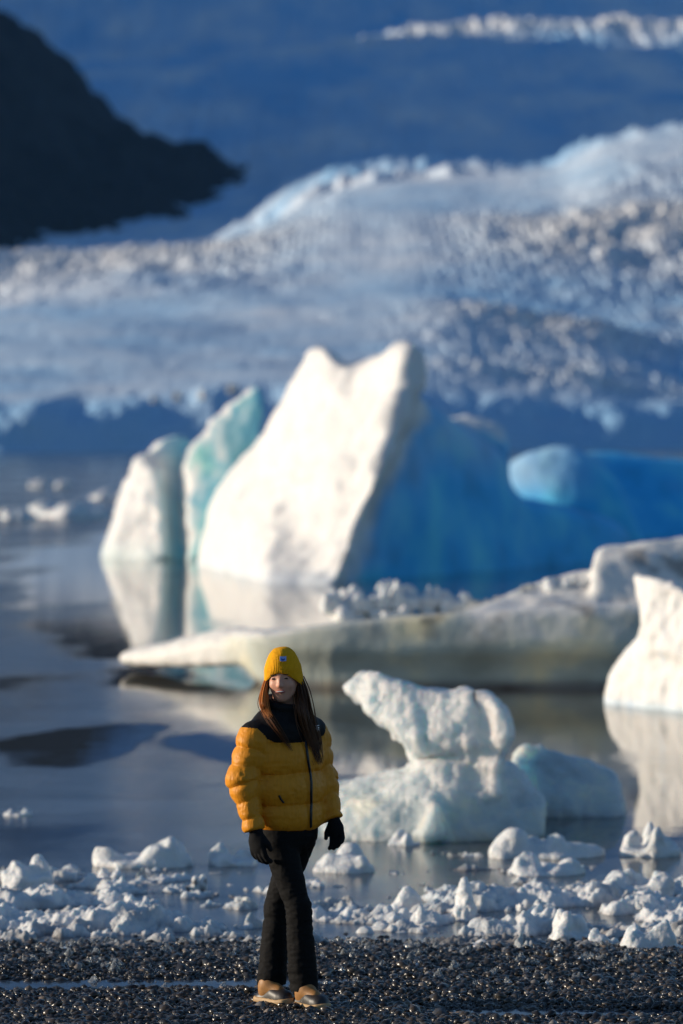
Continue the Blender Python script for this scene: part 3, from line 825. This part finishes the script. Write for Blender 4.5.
# clear shards on the gravel
sp = []
for q in range(4):
    o = lump('ice_shard', (0.07, 0.05, 0.04), 800 + q, h=0.005, spikes=2, mat=M['clear'], sm=0)
    sp.append(o)
for q in range(290):
    Y = 21.1 - 2.4 * random.random() ** 1.5
    X = random.uniform(-0.1, 0.1) * Y
    o = sp[q] if q < 4 else sp[q % 4].copy()
    if q >= 4: COL.objects.link(o)
    s = random.choice([0.4, 0.5, 0.6, 0.8, 1.0, 1.4])
    o.location = (X, Y, float(beach_z(np.array(X), np.array(Y))) + 0.012)
    o.rotation_euler = (random.uniform(-.4, .4), random.uniform(-.4, .4), random.uniform(0, 6.28)); o.scale = (s, s, s)
    tag(o, 'one of the glassy ice shards scattered over the wet black pebbles', 'ice shard', 'clear ice shards on the gravel')

# black wet pebbles
bmi = bmesh.new(); bmesh.ops.create_icosphere(bmi, subdivisions=1, radius=1)
IV = np.array([v.co[:] for v in bmi.verts]); IF = np.array([[v.index for v in f.verts] for f in bmi.faces]); bmi.free()
NP = 72000
Yp = 16.6 + 5.2 * RNG.random(NP); Xp = (RNG.random(NP) - 0.5) * 0.25 * Yp
dens = sstep(22.2, 20.4, Yp + 0.5 * fbm(np.stack([Xp, Yp, 0 * Xp], -1) * 1.5, 2, 3))
kp = RNG.random(NP) < dens; Xp, Yp = Xp[kp], Yp[kp]; NP = len(Xp)
rad = 0.0055 + 0.0070 * RNG.random(NP) + 0.020 * RNG.random(NP) ** 10
sc = np.stack([rad * RNG.uniform(0.9, 1.5, NP), rad * RNG.uniform(0.8, 1.3, NP), rad * RNG.uniform(0.5, 0.95, NP)], -1)
an = RNG.random(NP) * 6.283
ca, sa = np.cos(an), np.sin(an)
L = IV[None] * (1 + 0.15 * RNG.normal(size=(NP, len(IV), 1))) * sc[:, None]
tl = RNG.normal(size=(NP, 2)) * 0.25
L[:, :, 2] += L[:, :, 0] * tl[:, :1] + L[:, :, 1] * tl[:, 1:]
Vx = L[:, :, 0] * ca[:, None] - L[:, :, 1] * sa[:, None] + Xp[:, None]
Vy = L[:, :, 0] * sa[:, None] + L[:, :, 1] * ca[:, None] + Yp[:, None]
Vz = L[:, :, 2] + (beach_z(Xp, Yp) + 0.35 * rad)[:, None]
V = np.stack([Vx, Vy, Vz], -1).reshape(-1, 3)
F = (IF[None] + (np.arange(NP) * len(IV))[:, None, None]).reshape(-1, 3)
tone = np.array([0.027, 0.023, 0.019])[None] * RNG.uniform(0.35, 2.2, (NP, 1)) * (1 + 0.25 * (RNG.random((NP, 1)) - 0.5) * np.array([[1, 0, -1.2]]))
lt = RNG.random(NP) < 0.05; tone[lt] = tone[lt] * 4 + np.array([0.03, 0.022, 0.014])
pb = mesh_np('gravel', V, F, M['pebbles'], True, {'tone': np.repeat(tone, len(IV), 0)})
tag(pb, 'wet black pebbles covering the shore', 'gravel', kind='stuff')

# film of water standing in the troughs of the shore
def puddle(x0, x1, y0, y1, z):
    V = [(x0, y0, z), (x1, y0, z), (x1, y1, z), (x0, y1, z)]
    return tag(mesh_np('puddle', V, [(0, 1, 2, 3)], M['puddle']), kind='structure')
puddle(-4.2, 0.2, 18.40, 19.34, 0.121)
puddle(0.25, 3.5, 17.35, 18.0, 0.142)

# ------------------------------------------------------------------ the woman in the yellow jacket
M['jacket'] = simple('mustard_nylon', (0.70, 0.265, 0.014), 0.5, 0.08, 70, 0.5, 0.006, 0.25, stretch=(1, 1, 0.3))
M['black_nylon'] = simple('black_nylon', (0.012, 0.011, 0.011), 0.6, 0.2, 60, 0.25, 0.004, 0.12)
M['trousers'] = simple('black_softshell', (0.009, 0.0085, 0.0085), 0.8, 0.25, 120, 0.3, 0.003, 0.12)
M['glove'] = simple('black_fleece', (0.008, 0.008, 0.009), 0.9, 0.3, 150, 0.4, 0.003, 0.2)
M['hat'] = simple('yellow_knit', (0.82, 0.37, 0.006), 0.85, 0.12, 180, 0.5, 0.002, 0.2)
M['skin'] = simple('skin', (0.66, 0.33, 0.22), 0.5, 0.06, 25, 0.1, 0.002, 0.4)
M['skin'].node_tree.nodes['Principled BSDF'].inputs['Subsurface Weight'].default_value = 0.15
M['skin'].node_tree.nodes['Principled BSDF'].inputs['Subsurface Scale'].default_value = 0.01
m, nt, b = new_mat('brown_hair')
at = node(nt, 'ShaderNodeAttribute', attribute_name='tone'); nt.links.new(at.outputs['Color'], b.inputs['Base Color'])
b.inputs['Roughness'].default_value = 0.45; b.inputs['Specular IOR Level'].default_value = 0.2
M['hair'] = m
M['lips'] = simple('lips', (0.42, 0.13, 0.11), 0.4, 0.05)
M['teeth'] = simple('teeth', (0.75, 0.72, 0.66), 0.3, 0.03)
M['eye'] = simple('dark_eye', (0.02, 0.014, 0.01), 0.15, 0.1)
M['brow'] = simple('eyebrow', (0.05, 0.025, 0.012), 0.7, 0.1)
M['leather'] = simple('tan_leather', (0.36, 0.17, 0.05), 0.55, 0.2, 40, 0.3, 0.003)
M['rubber'] = simple('dark_rubber', (0.03, 0.024, 0.02), 0.45, 0.2, 40)
M['gum'] = simple('gum_sole', (0.46, 0.29, 0.13), 0.6, 0.12, 40, 0.2, 0.002)
M['patch_blue'] = simple('patch_blue', (0.30, 0.42, 0.80), 0.6, 0.05)
M['patch_dark'] = simple('patch_dark', (0.05, 0.09, 0.35), 0.6, 0.05)
M['white_print'] = simple('white_print', (0.8, 0.8, 0.8), 0.5, 0.03)
M['zip'] = simple('black_zip', (0.006, 0.006, 0.007), 0.4, 0.1)

PXM = 209.0
def P(px, py, dy=0.0): return np.array([(px - 285.0) / PXM, dy, (1007.0 - py) / PXM])
ORG = np.array([(285.0 - 341.5) / PXM, 18.0, float(beach_z(np.array(-.27), np.array(17.95))) + .006])
TH = R(40)
fw = np.array([math.sin(TH), -math.cos(TH), 0]); lf = np.array([math.cos(TH), math.sin(TH), 0])     # heading; her left

def build(fn, lo, hi, h, sm=1):
    V, F = nets(fn, lo, hi, h)
    return relax(V, F, sm), F

# body: one continuous figure (most of it under the clothes)
HY = R(-10)
hf = np.array([math.sin(HY), -math.cos(HY), -0.05]); hf /= np.linalg.norm(hf)
hr = np.array([math.cos(HY), math.sin(HY), 0.05]); hr /= np.linalg.norm(hr)
hu = np.cross(hr, hf); hu = hu if hu[2] > 0 else -hu
HM = np.stack([hr, -hf, hu])                 # rows: right, back, up
HCN = P(283.0, 674.5, -0.02)                 # centre of the skull
def hp(r, f, u): return HCN + hr * r + hf * f + hu * u
legR = [P(279, 842, -.055), P(298, 905, -.095), P(304, 984, -.06)]      # her right leg, stepping across
legL = [P(298, 842, .07), P(277, 907, .09), P(271, 982, .06)]
armR = [P(254, 735, -.11), P(243.5, 777, -.15), P(255, 826, -.20)]
armL = [P(314, 737, .11), P(322, 782, .12), P(333, 820, .05)]
def body_f(X, Y, Z):
    D = ell(X, Y, Z, HCN, (.072, .09, .088), HM)
    D = smin(D, ell(X, Y, Z, hp(0, .028, -.055), (.056, .062, .066), HM), .03)
    D = smin(D, ell(X, Y, Z, hp(0, .058, -.106), (.026, .022, .018), HM), .03)
    for s in (-1, 1): D = smin(D, ell(X, Y, Z, hp(s * .034, .066, -.042), (.020, .016, .018), HM), .018)
    D = smin(D, cap(X, Y, Z, hp(0, .086, -.008), hp(0, .101, -.040), .006, .0105)[0], .008)
    for s in (-1, 1):
        D = smin(D, ell(X, Y, Z, hp(s * .009, .094, -.044), (.008, .008, .006), HM), .005)
        D = smax(D, -ell(X, Y, Z, hp(s * .031, .098, -.008), (.015, .014, .010), HM), .012)
        D = smin(D, ell(X, Y, Z, hp(s * .031, .077, -.009), (.014, .011, .010), HM), .004)
        D = smin(D, ell(X, Y, Z, hp(s * .072, -.005, -.03), (.008, .018, .028), HM), .006)
    D = smin(D, cap(X, Y, Z, hp(0, -.015, -.06), P(284, 722, 0.01), .052, .06)[0], .03)
    t = P(284, 770, .01); D = smin(D, ell(X, Y, Z, t, (.14, .095, .30), np.stack([lf, -fw, [0, 0, 1]])), .05)
    D = smin(D, ell(X, Y, Z, P(288, 832, 0.0), (.15, .10, .12), np.stack([lf, -fw, [0, 0, 1]])), .05)
    for a, r in ((armR, 1), (armL, 1)):
        D = smin(D, cap(X, Y, Z, a[0], a[1], .048, .04)[0], .03); D = smin(D, cap(X, Y, Z, a[1], a[2], .04, .026)[0], .015)
        e = a[2] + np.array([0.006, 0.01, -.05]); D = smin(D, cap(X, Y, Z, a[2], e, .022, .014)[0], .01)
    for g in (legR, legL):
        D = smin(D, cap(X, Y, Z, g[0], g[1], .066, .046)[0], .03); D = smin(D, cap(X, Y, Z, g[1], g[2], .045, .033)[0], .02)
        D = smin(D, cap(X, Y, Z, g[2] + np.array([0, 0, -.03]), g[2] + fw * .09 + np.array([0, 0, -.06]), .026, .018)[0], .02)
    return D
V, F = build(body_f, (-.34, -.34, 0.02), (.34, .30, 1.72), 0.006, 1)
# refine the head alone is not possible in one net, so the face keeps its own slightly finer voxels through relaxing
person = mesh_np('person', V, F, M['skin'])
person.location = ORG
tag(person, 'smiling woman in a yellow beanie, mustard puffer jacket, black trousers and tan boots', 'person')

def child(name, V, F, mat, parent=person, **k): return mesh_np(name, V, F, mat, parent=parent, **k)

def blob(name, c, r, mat, parent=person, Mx=None, seg=16):
    bm = bmesh.new(); bmesh.ops.create_uvsphere(bm, u_segments=seg, v_segments=seg // 2, radius=1)
    V = np.array([v.co[:] for v in bm.verts]); me = bpy.data.meshes.new(name)
    Mx = HM if Mx is None else Mx
    for v in bm.verts:
        q = np.array(v.co) * np.array(r); v.co = c + q[0] * Mx[0] + q[1] * Mx[1] + q[2] * Mx[2]
    bm.to_mesh(me); bm.free(); me.materials.append(mat)
    for p in me.polygons: p.use_smooth = True
    o = bpy.data.objects.new(name, me); COL.objects.link(o); o.parent = parent
    return o
for s in (-1, 1):
    blob('eye', hp(s * .031, .0845, -.0095), (.0095, .005, .0042), M['eye'])
    blob('eyebrow', hp(s * .031, .0875, .010), (.015, .004, .0028), M['brow'])
mo = blob('lips', hp(0, .0895, -.0715), (.024, .008, .0085), M['lips'])
blob('teeth', hp(0, .0955, -.0700), (.0165, .0028, .0030), M['teeth'], parent=mo)

# jacket
ctr_j = P(284, 770, 0.0)
def torso_f(X, Y, Z):
    z = Z
    a = np.interp(z, [.80, .86, .95, 1.1, 1.25, 1.36, 1.42, 1.47], [.146, .158, .182, .190, .190, .175, .135, .08])
    b = np.interp(z, [.80, .86, .95, 1.1, 1.25, 1.36, 1.42, 1.47], [.118, .126, .142, .142, .134, .114, .095, .07])
    cx = np.interp(z, [.80, 1.1, 1.4], [.022, .005, -.005])
    x, y = X - cx, Y
    u = x * lf[0] + y * lf[1]; v = x * fw[0] + y * fw[1]
    seam = np.abs(np.sin(np.pi * (z - 0.826 - 0.02 * u) / .150)) ** 0.62
    puff = .022 * seam - .010
    # vertical break at the zip
    zp = np.exp(-((u - .01) / .012) ** 2) * (v > 0) * .010
    q = np.sqrt((u / a) ** 2 + (v / b) ** 2)
    d = (q - 1) * np.minimum(a, b) - puff * sstep(1.44, 1.34, z) + zp
    return smax(smax(d, z - 1.43, .03), .846 + .02 * np.abs(u) - z, .03)
def sleeve(X, Y, Z, a, ra, rm, rb):
    d1, t1 = cap(X, Y, Z, a[0], a[1], ra, rm); d2, t2 = cap(X, Y, Z, a[1], a[2], rm, rb)
    L1 = np.linalg.norm(a[1] - a[0]); L2 = np.linalg.norm(a[2] - a[1])
    s = np.where(d1 < d2, t1 * L1, L1 + t2 * L2)
    puff = (.0135 + .003 * np.sin(s * 31)) * np.abs(np.sin(np.pi * (s + .008 * np.sin(Y * 40 + X * 25) + .01) / .082)) ** .55 - .006
    D = smin(d1, d2, .03) - puff
    e = a[2]; n = (a[2] - a[1]) / L2
    return smax(D, (X - e[0]) * n[0] + (Y - e[1]) * n[1] + (Z - e[2]) * n[2] - .004, .012)
def jacket_f(X, Y, Z):
    D = torso_f(X, Y, Z)
    D = smin(D, sleeve(X, Y, Z, [armR[0], armR[1], armR[2]], .073, .069, .043), .03)
    D = smin(D, sleeve(X, Y, Z, [armL[0], armL[1], armL[2]], .070, .066, .042), .035)
    return D
V, F = build(jacket_f, (-.36, -.36, .78), (.36, .34, 1.50), .0052, 1)
n = vnormals(V, F)
V = V + n * (.0035 * fbm(V * np.array([8, 8, 20]), 3, 5) + .0022 * fbm(V * np.array([26, 26, 45]), 2, 6, .5, True))[:, None]
ug = V[:, 0] * lf[0] + V[:, 1] * lf[1]
sg = 1 - np.abs(np.sin(np.pi * (V[:, 2] - 0.826 - 0.02 * ug) / .150))
V = V + n * (.005 * sg ** 2 * fbm(V * np.array([55, 55, 7]), 2, 8))[:, None]
jb = BVHTree.FromPolygons([tuple(v) for v in V], [tuple(f) for f in F])
fc = V[F].mean(1)
u = (fc[:, 0]) * lf[0] + fc[:, 1] * lf[1]
yl = np.interp(np.abs(u), [0, .13, .17, .21, .3], [1.272, 1.276, 1.295, 1.345, 1.355])
yk = fc[:, 2] > yl
def subset(V, F, mk):
    f = F[mk]; ids, inv = np.unique(f, return_inverse=True)
    return V[ids], inv.reshape(f.shape)
jacket = child('jacket', *subset(V, F, ~yk), M['jacket'])
child('shoulder_yoke', *subset(V, F, yk), M['black_nylon'], parent=jacket)

def hit(px, py, off=.003):
    p = P(px, py, -1.0)
    h = jb.ray_cast(Vector(p), Vector((0, 1, 0)))
    if h[0] is None: return None
    return np.array(h[0]) + np.array(h[1]) * (1 if h[1].y < 0 else -1) * off

def ribbon(name, pts, width, mat, parent, thick=.003, side=None):
    """a flat raised strip along points"""
    pts = [np.array(p) for p in pts]
    V, F = [], []
    for i, p in enumerate(pts):
        t = pts[min(i + 1, len(pts) - 1)] - pts[max(i - 1, 0)]; t /= np.linalg.norm(t)
        s = np.cross(t, fw if side is None else side); s /= np.linalg.norm(s)
        o = fw if side is None else side
        V += [p - s * width - o * thick, p - s * width * .7 + o * thick, p + s * width * .7 + o * thick, p + s * width - o * thick]
    for i in range(len(pts) - 1):
        for k in range(3): F.append((4 * i + k, 4 * i + k + 1, 4 * i + k + 5, 4 * i + k + 4))
    return child(name, np.array(V), np.array(F), mat, parent=parent)
zpts = []
for py in np.linspace(716, 826, 40):
    px = np.interp(py, [716, 737, 782, 826], [302, 305.5, 311.5, 311])
    q = hit(px, py)
    if q is not None: zpts.append(q)
ribbon('zipper', zpts, .0065, M['zip'], jacket)
pk = [hit(px, py) for px, py in ((279.5, 792), (281.5, 796), (284, 799.5))]
ribbon('pocket_zip', [q for q in pk if q is not None], .005, M['zip'], jacket)
# small white print on the chest and tab at the collar
def print_quad(name, cx, cy, w, h, mat, parent, n=5, curve=0, tree=None):
    V, F = [], []
    for j in range(2):
        for i in range(n):
            t = i / (n - 1) - .5
            p = (hit if tree is None else tree)(cx + t * w, cy + (j - .5) * h + curve * (t * t * 4 - 1), .004)
            if p is None: return
            V.append(p)
    for i in range(n - 1): F.append((i, i + 1, i + n + 1, i + n))
    return child(name, np.array(V), np.array(F), mat, parent=parent)
lg = print_quad('chest_logo', 316.4, 726.0, 3.6, 1.0, M['white_print'], jacket)
for q in range(3): print_quad('logo_line', 316.6 + .2 * q, 728.0 + 1.5 * q, 3.4, .8, M['white_print'], lg or jacket)

# stand up collar: black puffy ring round the neck
def collar_f(X, Y, Z):
    c = P(284.5, 711, .005)
    x, y, z = X - c[0], Y - c[1], Z - c[2]
    u = x * lf[0] + y * lf[1]; v = x * fw[0] + y * fw[1]
    q = np.sqrt((u / .088) ** 2 + ((v - .01) / .084) ** 2)
    d = np.abs(q - 1) * .085
    top = .058 - .25 * v
    return smax(smax(d - .017 - .006 * np.abs(np.sin(np.pi * z / .055)), z - top, .018), -.09 - z, .01)
Vc, Fc = build(collar_f, (-.16, -.16, 1.28), (.16, .16, 1.52), .005, 1)
child('collar', Vc, Fc, M['black_nylon'], parent=jacket)

# trousers
def trousers_f(X, Y, Z):
    D = ell(X, Y, Z, P(289, 830, 0.0), (.155, .112, .13), np.stack([lf, -fw, [0, 0, 1]]))
    D = smax(D, Z - .91, .01)
    for g, ka in ((legR, .0), (legL, .0)):
        b = g[2] + np.array([0, 0, -.030])
        D1 = cap(X, Y, Z, g[0], g[1], .083, .060)[0]
        D2 = cap(X, Y, Z, g[1], b, .060, .070)[0]
        d = smin(D1, D2, .012)
        d = smax(d, b[2] - .0 - Z, .006)
        D = smin(D, d, .022)
    return D
V, F = build(trousers_f, (-.25, -.27, .07), (.25, .27, .95), .0055, 1)
n = vnormals(V, F)
kn = np.exp(-((V[:, 2] - .47) / .09) ** 2) + .8 * np.exp(-((V[:, 2] - .13) / .06) ** 2) + .5
V = V + n * (.006 * kn * fbm(V * np.array([9, 9, 20]), 3, 15) + .003 * fbm(V * np.array([25, 25, 60]), 2, 16, .5, True))[:, None]
child('trousers', V, F, M['trousers'])

# gloves with five bent fingers
def glove(w, d, side, nrm, thumb, s=1.0):
    d = d / np.linalg.norm(d); side = side - d * (side @ d); side /= np.linalg.norm(side); nrm = np.cross(d, side) * (1 if np.cross(d, side) @ nrm > 0 else -1)
    def q(a, b, c): return w + s * (d * a + side * b + nrm * c)
    lens = [.075, .082, .077, .06]
    chains = []
    for i in range(4):
        off = (i - 1.5) * .0215 * thumb * -1
        b0 = q(.085, off, 0); b1 = q(.085 + lens[i] * .42, off * 1.1, .006); b2 = q(.085 + lens[i] * .74, off * 1.12, .021); b3 = q(.085 + lens[i] * .88, off * 1.1, .040)
        chains.append([b0, b1, b2, b3])
    th = [q(.03, thumb * .03, .004), q(.062, thumb * .053, .014), q(.092, thumb * .056, .026)]
    def f(X, Y, Z):
        D = ell(X, Y, Z, q(.055, 0, 0), (s * .056, s * .049, s * .027), np.stack([d, side, nrm]))
        D = smin(D, cap(X, Y, Z, q(-.03, 0, 0), q(.03, 0, 0), .033 * s, .031 * s)[0], .014)
        for c in chains:
            e = None
            for a, b_, r0, r1 in ((c[0], c[1], .0145, .0138), (c[1], c[2], .0138, .013), (c[2], c[3], .013, .0115)):
                x = cap(X, Y, Z, a, b_, r0 * s, r1 * s)[0]; e = x if e is None else np.minimum(e, x)
            D = smin(D, e, .004)
        e = np.minimum(cap(X, Y, Z, th[0], th[1], .016 * s, .0135 * s)[0], cap(X, Y, Z, th[1], th[2], .0135 * s, .011 * s)[0])
        return smin(D, e, .008)
    pts = np.array([p for c in chains for p in c] + th + [q(-.06, 0, 0)])
    V, F = build(f, pts.min(0) - .04, pts.max(0) + .04, .004, 1)
    return child('glove', V, F, M['glove'])
glove(armR[2] + np.array([.008, 0, -.004]), np.array([.10, .05, -1.0]), np.array([.75, -.66, 0]), np.array([.6, .7, 0]), 1, 1.02)
glove(armL[2] + np.array([.004, 0, -.004]), np.array([.20, -.25, -1.0]), np.array([.75, -.5, 0]), np.array([-.5, -.7, 0]), -1, .9)

# duck boots: leather upper, dark rubber vamp, gum sole
def boot(heel, toe, ank, lift):
    heel = np.array(heel); toe = np.array(toe)
    ax = toe - heel; Lb = np.linalg.norm(ax[:2]); a = np.array([ax[0], ax[1], 0]) / Lb; s = np.array([-a[1], a[0], 0])
    def loc(X, Y, Z):
        x, y = X - heel[0], Y - heel[1]
        return x * a[0] + y * a[1], x * s[0] + y * s[1], Z - heel[2]
    wl = lambda t: np.interp(t / Lb, [0, .12, .35, .7, .88, 1], [.030, .039, .038, .050, .044, .02])
    rise = lambda t: np.interp(t / Lb, [0, .7, 1], [0, 0, .012]) 
    def foot(X, Y, Z, z0, z1fn, grow):
        t, v, z = loc(X, Y, Z)
        w = wl(np.clip(t, 0, Lb)) + grow
        d = smax(np.abs(v) - w, np.abs(t - Lb / 2) - Lb / 2 - grow, .055)
        zz = z - rise(np.clip(t, 0, Lb))
        return smax(smax(d, zz - z1fn(t), .012 if grow else .045), z0 - zz, .004)
    sole = lambda X, Y, Z: foot(X, Y, Z, 0, lambda t: .032 + 0 * t, .006)
    vamp = lambda X, Y, Z: foot(X, Y, Z, .02, lambda t: np.interp(t / Lb, [0, .25, .5, .8, 1], [.058, .062, .088, .072, .05]), .0)
    def upper(X, Y, Z):
        t, v, z = loc(X, Y, Z)
        d1 = cap(X, Y, Z, heel + a * .075 + np.array([0, 0, .055]), heel + a * .085 + np.array([0, 0, .10]), .040, .042)[0]
        d2 = cap(X, Y, Z, heel + a * .085 + np.array([0, 0, .085]), heel + a * .16 + np.array([0, 0, .062]), .040, .032)[0]
        return smax(smin(d1, d2, .03), .03 - z, .01)
    lo = np.minimum(heel, toe) - .1; hi = np.maximum(heel, toe) + np.array([.1, .1, .25]); lo[2] = heel[2] - .01
    up = child('boot', *build(upper, lo, hi, .005), M['leather'])
    child('vamp', *build(vamp, lo, hi, .005), M['rubber'], parent=up)
    child('sole', *build(sole, lo, hi, .005), M['gum'], parent=up)
ft = .255
h1 = P(293.5, 1007, -.02); h1[2] = .0; boot(h1, h1 + fw * ft * np.array([1, 1, 0]), None, 0)
f2 = np.array([math.sin(R(46)), -math.cos(R(46)), 0])
h2 = P(255.0, 1004, .10); h2[2] = .004; boot(h2, h2 + f2 * ft, None, 0)

# ribbed beanie
NT, NZ = 264, 46
Vh, Fh = [], []
HB = hp(.0, -.012, .0)
for j in range(NZ + 1):
    t = j / NZ
    for i in range(NT):
        a = 2 * math.pi * i / NT
        fz = math.cos(a)                                   # 1 = front
        z0 = -.074 + .090 * (0.5 + 0.5 * fz) ** 2.6        # rim: higher over the brow, low behind
        z1 = .132
        ang = t ** 0.9 * math.pi / 2
        z = z0 + (z1 - z0) * (math.sin(ang) ** 1.05)
        r = math.cos(ang) ** 0.70
        rr = (1 + .022 * abs(math.sin(a * 33)) * min(1, r * 1.5)) * (1 + .03 * math.exp(-((z - .035) / .02) ** 2)) 
        w = (.093 if t > .02 else .089) * (1 - .10 * max(0, (.4 - t) / .4) ** 2 * (1 - abs(math.sin(a))))
        p = HB + hr * (math.sin(a) * r * w * rr) + hf * (math.cos(a) * r * (w + .022) * rr) + hu * z
        Vh.append(p)
for j in range(NZ):
    for i in range(NT):
        Fh.append((j * NT + i, j * NT + (i + 1) % NT, (j + 1) * NT + (i + 1) % NT, (j + 1) * NT + i))
Vh = np.array(Vh); Vh += .0016 * fbm(Vh * 60, 3, 2)[:, None] * vnormals(Vh, np.array(Fh))
hat = child('beanie', Vh, np.array(Fh), M['hat'])
hb = BVHTree.FromPolygons([tuple(v) for v in Vh], Fh)
def hith(px, py, off=.003):
    h = hb.ray_cast(Vector(P(px, py, -1.0)), Vector((0, 1, 0)))
    return None if h[0] is None else np.array(h[0]) + np.array([0, -1, 0]) * off
pa = print_quad('patch', 283.3, 657.2, 6.4, 4.6, M['patch_blue'], hat, tree=hith, curve=-.3)
def hith2(px, py, off=.003): return hith(px, py, .006)
print_quad('patch_mark', 283.3, 657.6, 3.6, 1.7, M['patch_dark'], pa or hat, tree=hith2, curve=-.8)

# long hair falling from under the beanie over both shoulders
def spl(pts, n):
    pts = np.array(pts); k = len(pts); out = []
    for s in np.linspace(0, k - 1, n):
        i = min(int(s), k - 2); f = s - i
        p0, p1, p2, p3 = pts[max(i - 1, 0)], pts[i], pts[i + 1], pts[min(i + 2, k - 1)]
        out.append(0.5 * ((2 * p1) + (-p0 + p2) * f + (2 * p0 - 5 * p1 + 4 * p2 - p3) * f * f + (-p0 + 3 * p1 - 3 * p2 + p3) * f ** 3))
    return np.array(out)
HV, HF, HT = [], [], []
def strand(ctrl, r0, n=16, tone=(.085, .032, .012)):
    HT.append(np.repeat(np.array(tone)[None] * rg.uniform(.6, 1.5), n * 5, 0))
    C = spl(ctrl, n); base = sum(len(v) for v in HV); k = 5
    ring = []
    for i, c in enumerate(C):
        t = C[min(i + 1, n - 1)] - C[max(i - 1, 0)]; t /= np.linalg.norm(t) + 1e-9
        s = np.cross(t, [0, 1, .2]); s /= np.linalg.norm(s) + 1e-9; o = np.cross(s, t)
        r = r0 * (1 - .75 * (i / (n - 1)) ** 2)
        for q in range(k):
            a = 2 * math.pi * q / k; ring.append(c + s * math.cos(a) * r + o * math.sin(a) * r)
    HV.append(np.array(ring))
    for i in range(n - 1):
        for q in range(k):
            HF.append((base + i * k + q, base + i * k + (q + 1) % k, base + (i + 1) * k + (q + 1) % k, base + (i + 1) * k + q))
cb = BVHTree.FromPolygons([tuple(v) for v in Vc], [tuple(f) for f in Fc])
def over(px, py, lift):
    """a point lying just over the jacket or collar as seen from the front"""
    best = None
    for T in (jb, cb):
        h = T.ray_cast(Vector(P(px, py, -1.0)), Vector((0, 1, 0)))
        if h[0] is not None and (best is None or h[0].y < best): best = h[0].y
    return P(px, py, (best if best is not None else -.02) - lift)
rg = np.random.default_rng(5)
for q in range(190):                              # her left side, long and dark
    g = rg.normal(); e = rg.normal(); l = .004 + .022 * rg.random()
    x1 = 301 + 3.2 * g
    L = rg.uniform(.62, .97)
    pts = [P(297.5 + 2.2 * g, 676, .0 + .02 * e), P(x1, 690, -.01 + .018 * e), over(304 + 3.6 * g, 706, l + .006)]
    for (xx, yy, w) in ((309, 727, 3.6), (315, 747, 3.0), (320, 766, 1.6)):
        yy2 = 706 + (yy - 706) * L
        pts.append(over(xx - (1 - L) * 8 + w * g + 1.2 * e, yy2, l))
    strand(pts, .0021)
for q in range(70):                               # her right side, brought to the front
    g = rg.normal(); e = rg.normal(); l = .004 + .020 * rg.random()
    L = rg.uniform(.6, 1.0)
    pts = [P(269.0 + 1.2 * g, 678, -.03 + .015 * e), P(265.5 + 1.6 * g, 690, -.045 + .014 * e), over(264.0 + 2.2 * g, 703, l + .008)]
    for (xx, yy, w) in ((271, 717, 2.6), (282, 733, 2.3), (292, 748, 1.4)):
        pts.append(over(264 + (xx - 264) * L + w * g, 703 + (yy - 703) * L + 1.4 * e, l))
    strand(pts, .0021)
for q in range(80):                               # a lock hanging free at her right cheek, its sunlit orange put into the tone
    g = rg.normal(); e = rg.normal()
    pts = [P(266.5 + 1.2 * g, 680, -.04 + .01 * e), P(264.0 + 1.8 * g, 692, -.07 + .015 * e), P(264.0 + 2.2 * g, 703, -.12 + .012 * e), over(268.5 + 1.8 * g, 713 + 2 * e, .03)]
    strand(pts, .0019, 12, (.50, .17, .04))
child('hair', np.concatenate(HV), np.array(HF), M['hair'], attrs={'tone': np.concatenate(HT)})
